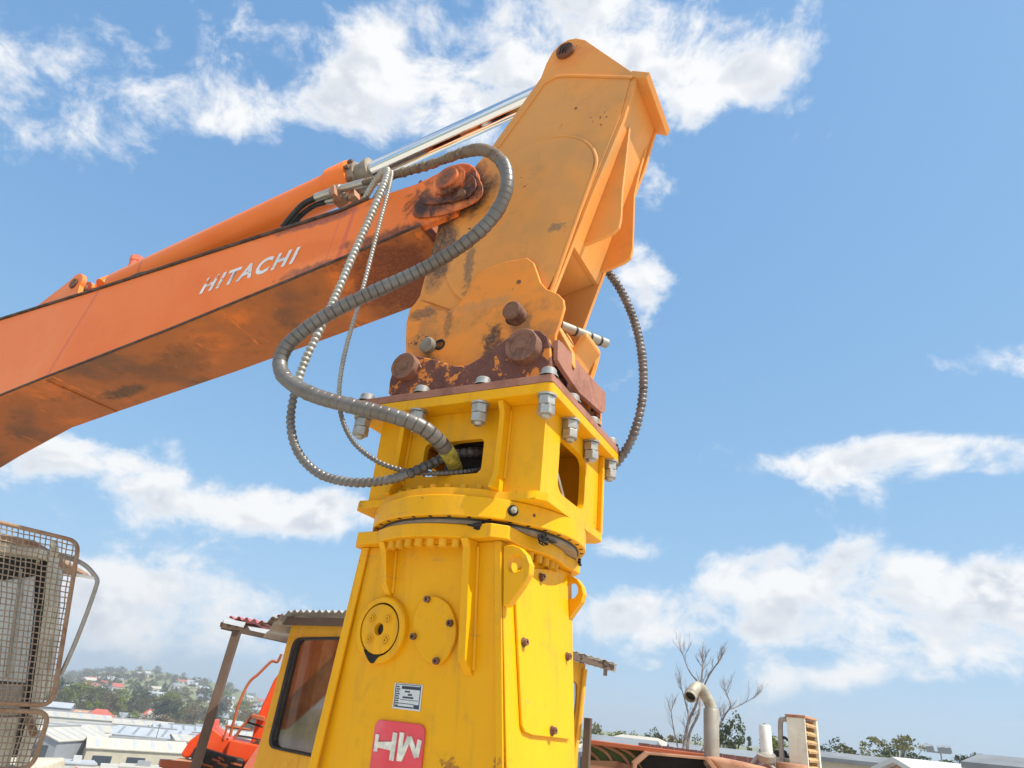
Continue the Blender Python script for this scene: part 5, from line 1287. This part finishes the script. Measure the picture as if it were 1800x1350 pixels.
# side wall to the right with its own raked window
cC = YF.loc(PC); du = cC.x - LB; dv = cC.y; L_ = math.hypot(du, dv)
def sw(a, b, d): return (LB + du / L_ * a - dv / L_ * d, dv / L_ * a + du / L_ * d, b)
def sp(x, y):
    n = Vector((dv, -du, 0)); p = YF.hit(x, y, n, n.dot(Vector((LB, 0, 0)))); return ((p.x - LB) * du / L_ + p.y * dv / L_, p.z)
zr = sp(1026, 1178)[1]
sedge = [(.0, edge[1][1]), sp(1030, 1168), sp(1024, 1200), (L_ * .97, .35), (0, .35)]
swin = chaikin([(.12, zt_ - .2), sp(1012, 1196), sp(1018, 1206), sp(1014, 1260), sp(1000, 1300), (.12, 1.2)], 1)
m_ = MB(); holed(m_, sedge, swin, 0, .05, sw); m_.build('side_wall', M_cyel, yc, bevel=.006)
m_ = MB(); m_.prism(swin, .025, .03, sw); m_.build('window_pane', M_pane, yc)
q0, q1 = sp(1021, 1176), sp(1008, 1300)
MB().tube([sw(q0[0] + .03, q0[1], -.03), sw(q1[0] + .03, q1[1], -.03)], .022, 8).build('raked_pillar', M_cyel, yc)
# back walls, floor and what shows inside
m_ = MB(); holed(m_, [(.05, .35), (LB - .05, .35), (LB - .05, zt_ - .1), (.05, zt_ - .1)], rrect(.16, LB - .2, .95, zt_ - .2, .08), 1.5, 1.55, MV); m_.build('back_wall', M_cyel, yc)
MB().prism([(0.0, 0.051), (LB, .051), (cC.x, cC.y), (cC.x - .5, 1.5), (0.0, 1.5)], .30, .349, MZ).build('floor', M_dark, yc)
MB().box(.0, .035, .051, 1.5, .35, zt_ - .03).build('left_wall', M_curtain, yc)
MB().box(.20, .60, .62, 1.02, .9, 1.15).box(.10, .24, .62, 1.02, 1.1, 1.60).build('seat', M_pink, yc, bevel=.05)
MB().box(.04, .20, .66, .98, 1.98, 2.24).build('overhead_box', M_red, yc, bevel=.03)
MB().box(.04, .16, .36, .52, .36, 2.3).build('inner_post', M_tan, yc, bevel=.01)
MB().box(.04, .12, .14, .24, .36, 2.3).build('inner_post', M_graymetal, yc, bevel=.01)
MB().tube([(.5, .5, .35), (.45, .55, 1.4), (.42, .60, 1.75)], .02, 8).build('control_lever', M_rubber, yc)
MB().box(.04, .55, .06, .9, 1.0, 1.06).build('dashboard', M_rubber, yc, bevel=.01)
MB().obox((.42, .35, 1.12), (.10, .02, .0), (0, .08, 0), (.0, 0, .05)).build('paper_bundle', M_cladw, yc, bevel=.01)
# corrugated roof sheet
def corrugated(path_fn, length, n, amp, th=.004):
    m = MB(); k = 0
    for i in range(n * 6 + 1):
        a = length * i / (n * 6); w = amp * math.sin(2 * math.pi * i / 6)
        for t in (0, .15, .35, .6, .8, 1.0): m.v.append(path_fn(a, t, w))
        k += 1
    for i in range(k - 1):
        for j in range(5): m.f.append((i * 6 + j, (i + 1) * 6 + j, (i + 1) * 6 + j + 1, i * 6 + j + 1))
    return m
rz_ = yv(560, 1085)[1]
def roof1(a, t, w):                                   # sheet over the front wall, drooping at its left end
    u_ = a - .12; droop = -.26 * max(0, (.35 - a) / .35) ** 2
    return (u_, -.18 + t * 1.9, rz_ + .03 + droop + w + t * .02)
ro = corrugated(roof1, LB + .3, 26, .014).build('roof_sheet', M_iron, yc, smooth=0)
sd = ro.modifiers.new('thick', 'SOLIDIFY'); sd.thickness = .004
MB().box(.02, LB, -.10, -.06, rz_ - .09, rz_ - .02).build('roof_batten', M_brown, yc)
# right hand sheet with a bent edge
ra, rb_ = at(985, 1137, 6.6), at(1084, 1166, 7.0)
def ylo(p): return YF.loc(p)
A_, B_ = ylo(ra), ylo(rb_); back = Vector((-.35, .75, -.02))
def roof2(a, t, w):
    p = A_.lerp(B_, a) + back * t; return (p.x, p.y, p.z + w)
ro = corrugated(roof2, 1.0, 8, .006).build('roof_sheet', M_iron, yc, smooth=0)
sd = ro.modifiers.new('thick', 'SOLIDIFY'); sd.thickness = .004
MB().beam(A_ + Vector((0, .02, -.055)), B_ + Vector((-.05, .02, -.04)), .04, .05).build('roof_batten', M_brown, yc)
for k in (.35, .8):
    p = A_.lerp(B_, k) ; MB().beam(p + Vector((0, .0, -.03)), p + back * .95 + Vector((0, 0, -.05)), .04, .035).build('rafter', M_brown, yc)
MB().prism([(0, 0)], 0, 0, MZ) if False else None
q0, q1 = at(1034, 1262, 6.9), at(1026, 1420, 6.9)
MB().beam(ylo(q0), ylo(q1), .07, .04, (0, 1, 0)).build('door_edge', M_brown, yc, bevel=.006)

# ---- lean-to awning: leaning post, beam and sheets
PO = at(390, 1230, 7.6); AF = Frame(PO.x, PO.y, math.radians(6))
aw = frame_root('awning', AF, 'leaning brown steel post carrying a beam and loose red corrugated roof sheets', 'awning')
def av(x, y, v=0.0): p = AF.hit(x, y, (0, 1, 0), v); return Vector((p.x, v, p.z))
pt, pbm = av(417, 1108), av(340, 1360); dd = (pbm - pt).normalized(); pbm = pt + dd * (pt.z / -dd.z)
MB().beam(pt, pbm, .085, .07, (0, 1, 0)).build('post', M_brown, aw, bevel=.008)
b0_, b1_ = av(391, 1098), av(520, 1126)
MB().beam(b0_, b1_, .09, .045, (0, 1, 0)).beam(b0_ + Vector((0, .0, -.0)), b0_ + Vector((.07, .9, .1)), .05, .05).build('beam', M_brown, aw, bevel=.005)
MB().beam(av(420, 1098, .1), av(455, 1105, .7), .05, .05).build('cross_bracket', M_brown, aw)
def awsheet(name, x0, y0, x1, y1, n, mat, depth, rise, amp, curl=0.0):
    A, B = av(x0, y0, -.05), av(x1, y1, -.05)
    def fn(a, t, w):
        p = A.lerp(B, a); return (p.x, p.y + t * depth, p.z + w + t * rise + curl * math.sin(a * math.pi))
    o = corrugated(fn, 1.0, n, amp).build(name, mat, aw, smooth=0); s_ = o.modifiers.new('thick', 'SOLIDIFY'); s_.thickness = .004
for pts in ([(395, 1087), (432, 1094), (428, 1103), (393, 1095)], [(436, 1101), (512, 1113), (508, 1123), (440, 1108)]):
    MB().prism([(av(x, y, -.06).x, av(x, y, -.06).z) for x, y in pts], -.07, -.055, MV).build('clear_sheet', M_sheet, aw)
awsheet('iron_sheet', 402, 1085, 470, 1096, 5, M_ironr, 1.2, .02, .018, .012)
awsheet('iron_sheet', 455, 1099, 535, 1096, 5, M_ironu, 1.1, .06, .02, .09)
awsheet('iron_sheet', 486, 1083, 560, 1093, 5, M_ironr, 1.4, .05, .018, .02)

# ---- red machine behind
RP = at(430, 1260, 9.6); RF = Frame(RP.x, RP.y, math.radians(12))
rm = frame_root('red_machine', RF, 'bright red machine with raised mast, handrail and black bumper behind the awning post', 'machine')
def rv(x, y, v=0.0): p = RF.hit(x, y, (0, 1, 0), v); return Vector((p.x, v, p.z))
def rslab(name, pts, v0, v1, mat, bevel=.015):
    return MB().prism([(rv(x, y, v0).x, rv(x, y, v0).z) for x, y in pts], v0, v1, MV).build(name, mat, rm, bevel=bevel)
rslab('bonnet', [(318, 1325), (333, 1302), (358, 1283), (366, 1268), (374, 1265), (373, 1280), (395, 1296), (424, 1308), (440, 1315), (440, 1340), (405, 1335), (350, 1318), (335, 1332), (322, 1332)], 0, .7, M_red, .02)
rslab('bonnet_side', [(404, 1300), (455, 1310), (470, 1330), (430, 1350), (395, 1330)], -.05, .6, M_red, .02)
rslab('bumper', [(342, 1312), (352, 1313), (400, 1328), (430, 1335), (425, 1352), (345, 1352), (334, 1332)], -.14, .0, M_rubber, .03)
rslab('chassis', [(330, 1352), (470, 1352), (470, 1480), (330, 1480)], -.1, .9, M_dark, .02)
rslab('side_panel', [(455, 1308), (462, 1290), (500, 1260), (500, 1420), (395, 1420), (430, 1345)], -.25, -.2, M_pink, .01)
rslab('mast', [(481, 1196), (503, 1166), (500, 1200), (476, 1270), (462, 1312), (437, 1318), (452, 1260)], .1, .35, M_red, .02)
rslab('mast_step', [(442, 1255), (465, 1260), (464, 1268), (441, 1262)], -.05, .3, M_redox, .006)
rslab('mast_bracket', [(428, 1312), (455, 1300), (460, 1314), (436, 1322)], -.02, .3, M_rust2, .006)
MB().tube(smooth_path([rv(404, 1295), rv(416, 1250), rv(428, 1218), rv(440, 1197), rv(455, 1184), rv(473, 1166), rv(480, 1162), rv(488, 1163), rv(495, 1150)], 5), .018, 8).build('handrail', M_redox, rm)
MB().tube([rv(408, 1305), rv(425, 1278), rv(444, 1258)], .018, 8).tube([rv(397, 1276), rv(440, 1283)], .013, 8).tube([rv(393, 1300), rv(400, 1275)], .013, 8).build('handrail', M_redox, rm)
MB().tube([rv(412, 1292), rv(440, 1296), rv(468, 1304)], .010, 6).build('cable', M_rubber, rm)
MB().tube([rv(430, 1268), rv(462, 1278)], .012, 6).build('cable', M_rubber, rm)
rng = random.Random(5)
for k in range(9):
    p = rv(345 + rng.random() * 75, 1333 + rng.random() * 14, -.15); MB().obox(p, (.02 + .05 * rng.random(), 0, -.01), (0, .012, 0), (0, 0, .01)).build('bumper_scrape', M_redox, rm)
rb = frame_root('scrap_bin', Frame(at(315, 1360, 9.0).x, at(315, 1360, 9.0).y, .1), 'rusty steel box edge beside the red machine bumper', 'bin')
bf = Frame(at(315, 1360, 9.0).x, at(315, 1360, 9.0).y, .1)
a_, b_ = bf.onv(288, 1337, 0), bf.onv(338, 1344, 0)
MB().box(a_[0], b_[0], 0, .6, .02, (a_[1] + b_[1]) / 2).build('shell', M_hood, rb, bevel=.015)
MB().box(a_[0] - .03, b_[0] + .03, -.03, .0, (a_[1] + b_[1]) / 2 - .06, (a_[1] + b_[1]) / 2 + .02).build('rim', M_redox, rb, bevel=.01)

# ---- right: curved-rib bin, hood with exhaust, breather pipe, radiator
GP = at(1080, 1330, 7.6); GF = Frame(GP.x, GP.y, math.radians(-8))
gb = frame_root('ribbed_skip', GF, 'green skip with curved ribs and a flaking red top rail right of the tower', 'skip')
def gv(x, y, v=0.0): p = GF.hit(x, y, (0, 1, 0), v); return Vector((p.x, v, p.z))
MB().prism([(gv(x, y).x, gv(x, y).z) for x, y in [(1026, 1299), (1240, 1330), (1240, 1460), (1026, 1460)]], .04, .10, MV).build('side_panel', M_green, gb)
MB().beam(gv(1026, 1303, .02), gv(1240, 1330, .02), .12, .045, (0, 0, 1)).build('top_rail', M_redox, gb, bevel=.008)
for k, (xa, ya, xb, yb, xc, yc_) in enumerate(((1030, 1318, 1050, 1334, 1062, 1365), (1036, 1306, 1068, 1326, 1085, 1365), (1052, 1306, 1092, 1326, 1118, 1365), (1085, 1312, 1110, 1326, 1128, 1350))):
    MB().tube(smooth_path([gv(xa, ya, .03), gv(xb, yb, .03), gv(xc, yc_, .03)], 6), .016, 8).build('curved_rib', M_hood, gb)
MB().prism([(gv(x, y).x, gv(x, y).z) for x, y in [(1026, 1336), (1085, 1338), (1110, 1346), (1110, 1460), (1026, 1460)]], .0, .035, MV).build('lower_panel', M_hood, gb)
MB().prism([(gv(x, y).x, gv(x, y).z) for x, y in [(1027, 1266), (1033, 1267), (1032, 1460), (1022, 1460)]], -.12, -.02, MV).build('end_post', M_green, gb, bevel=.006)

EP = at(1230, 1330, 7.0); EF = Frame(EP.x, EP.y, math.radians(-10))
en = frame_root('engine_hood', EF, 'rust-faded engine hood with angular front opening carrying the exhaust stack', 'engine')
def ev(x, y, v=0.0): p = EF.hit(x, y, (0, 1, 0), v); return Vector((p.x, v, p.z))
ho = [(ev(x, y).x, ev(x, y).z) for x, y in [(1112, 1342), (1136, 1322), (1246, 1332), (1262, 1352), (1262, 1500), (1112, 1500)]]
cxh = sum(p[0] for p in ho) / 6; czh = sum(p[1] for p in ho) / 6
hi = [(cxh + (p[0] - cxh) * .90, czh + (p[1] - czh) * .93) for p in ho]
MB().ring(ho, hi, 0, .06, MV).build('hood_frame', M_hood, en, bevel=.006)
MB().ring([(p[0], p[1] - .002) for p in ho], [(cxh + (p[0] - cxh) * .97, czh + (p[1] - czh) * .975) for p in ho], .061, 1.4, MV).build('hood_shell', M_hood, en, bevel=.006)
MB().prism(hi, .5, .55, MV).build('hood_inner', M_dark, en)
MB().prism([(ev(x, y).x, ev(x, y).z) for x, y in [(1240, 1331), (1262, 1331), (1345, 1348), (1380, 1362), (1380, 1500), (1263, 1500), (1263, 1352)]], .02, 1.2, MV).build('side_hood', M_hood, en, bevel=.05, seg=3)
# stack
s0, s1 = ev(1251, 1345, .25), ev(1250, 1246, .25)
MB().lathe([(0, 0), (.072, 0), (.072, (s1 - s0).length - .01), (.066, (s1 - s0).length), (0, (s1 - s0).length)], s0, (s1 - s0), 28).build('exhaust_stack', M_stack, en)
el = smooth_path([ev(1250, 1248, .25), ev(1247, 1236, .25), ev(1241, 1224, .24), ev(1234, 1213, .23), ev(1226, 1208, .20), ev(1220, 1212, .14), ev(1215, 1221, .08)], 5)
MB().tube(el, .054, 18, cap=False).build('exhaust_elbow', M_stackt, en)
e0, e1_ = el[-1], el[-4]; dx = (e0 - e1_).normalized()
MB().lathe([(.055, -.03), (.064, -.02), (.064, .0), (.060, .005), (.060, .04), (.050, .04), (.050, -.02)], e0, dx, 20).build('elbow_collar', M_stackt, en)
MB().lathe([(0, .005), (.051, .005)], e0, dx, 16).build('elbow_mouth', M_dark, en)
# white breather and machinery below
br = frame_root('breather_pipe', EF, 'slim white capped breather cylinder left of the louvred radiator', 'pipe')
w0, w1 = ev(1349, 1340, .35), ev(1344, 1274, .35)
MB().lathe([(0, 0), (.055, 0), (.055, (w1 - w0).length * .96), (.047, (w1 - w0).length), (0, (w1 - w0).length)], w0, w1 - w0, 24).build('cylinder', M_whitep, br)
MB().lathe([(0, 0), (.012, 0), (.012, .014), (0, .014)], w1, w1 - w0, 10).build('cap_stud', M_graymetal, br)
MB().tube(smooth_path([ev(1318, 1352, .3), ev(1328, 1336, .3), ev(1340, 1326, .3), ev(1352, 1328, .3)], 5), .022, 8).build('elbow_pipe', M_stack, br)
MB().lathe([(0, 0), (.085, 0), (.085, .05), (0, .05)], ev(1347, 1336, .30), (0, -.3, 1), 20).build('flange', M_graymetal, br)
MB().tube(smooth_path([ev(1330, 1352, .25), ev(1345, 1340, .25), ev(1362, 1352, .25)], 5), .016, 8).build('loop_hose', M_graymetal, br)
XP = at(1410, 1300, 7.2); XF = Frame(XP.x, XP.y, math.radians(-34))
rd_ = frame_root('radiator_housing', XF, 'off-white upright radiator housing with tan louvre slats on its right side', 'radiator')
def xv(x, y, v=0.0): p = XF.hit(x, y, (0, 1, 0), v); return Vector((p.x, v, p.z))
xa, xb = xv(1381, 1262), xv(1415, 1262); zt2 = xv(1400, 1261).z
xl, xr = (xa.x + xv(1390, 1350).x) / 2 , (xb.x + xv(1421, 1350).x) / 2
dep = .58
MB().box(xl, xr, 0, .03, .3, zt2).build('front_panel', M_offw, rd_, bevel=.006)
MB().box(xl, xl + .03, .031, dep, .3, zt2 - .002).build('side_panel', M_offw, rd_, bevel=.004)
MB().box(xl - .01, xr + .01, -.01, dep + .02, zt2 + .001, zt2 + .025).build('top_cap', M_hood, rd_, bevel=.006)
MB().box(xl + .03, xr - .02, dep - .05, dep, .3, zt2 - .003).build('core', M_tan, rd_)
MB().box(xr - .02, xr + .012, dep - .05, dep + .02, .3, zt2).build('rear_post', M_offw, rd_, bevel=.004)
for k in range(11):
    z = zt2 - .055 - k * .075
    MB().obox((xr - .012, (dep - .02) / 2 + .01, z), (.018, 0, -.012), (0, dep / 2 - .045, 0), (.004, 0, .010)).build('louvre_slat', M_tan, rd_, bevel=.002)
MB().tube(smooth_path([xv(1392, 1266, .05), xv(1378, 1264, .05), xv(1372, 1270, .05), xv(1373, 1310, .05), xv(1377, 1360, .05)], 5), .024, 10).build('coolant_pipe', M_graymetal, rd_)
MB().box(xl - .16, xl - .002, .1, .3, zt2 - .62, zt2 - .36).build('bracket_box', M_offw, rd_, bevel=.01)
MB().tube(smooth_path([xv(1372, 1300, .05), xv(1378, 1296, .05), xv(1386, 1302, .05)], 4), .012, 8).build('small_hose', M_rubber, rd_)
cn = xv(1392, 1345, -.12); MB().lathe([(0, -.4), (.14, -.4), (.14, .0), (.13, .015), (0, .015)], cn, (0, 0, 1), 24).build('filter_can', M_hood, rd_)
for k in range(5):
    p = xv(1366 + 4 * k, 1325 + (k % 3) * 8, .2); MB().lathe([(0, -.03), (.03, -.03), (.03, .03), (0, .03)], p, (.3, -1, .2), 10).build('engine_fitting', M_rubber, rd_)
# ------------------------------------------------------------------ thin air over the valley
def build_haze():
    m = MB().box(-2600, 900, -300, 2600, -60, 75)
    mat = bpy.data.materials.new('thin_haze'); mat.use_nodes = True; nt = mat.node_tree; nt.nodes.clear()
    v = nt.nodes.new('ShaderNodeVolumePrincipled'); v.inputs['Color'].default_value = (.86, .91, .97, 1); v.inputs['Density'].default_value = .00040; v.inputs['Anisotropy'].default_value = .2
    o = nt.nodes.new('ShaderNodeOutputMaterial'); nt.links.new(v.outputs[0], o.inputs['Volume'])
    h = m.build('haze', mat, smooth=0); tag(h, 'thin pale haze lying over the valley and the far hill', None, kind='stuff')
build_haze()
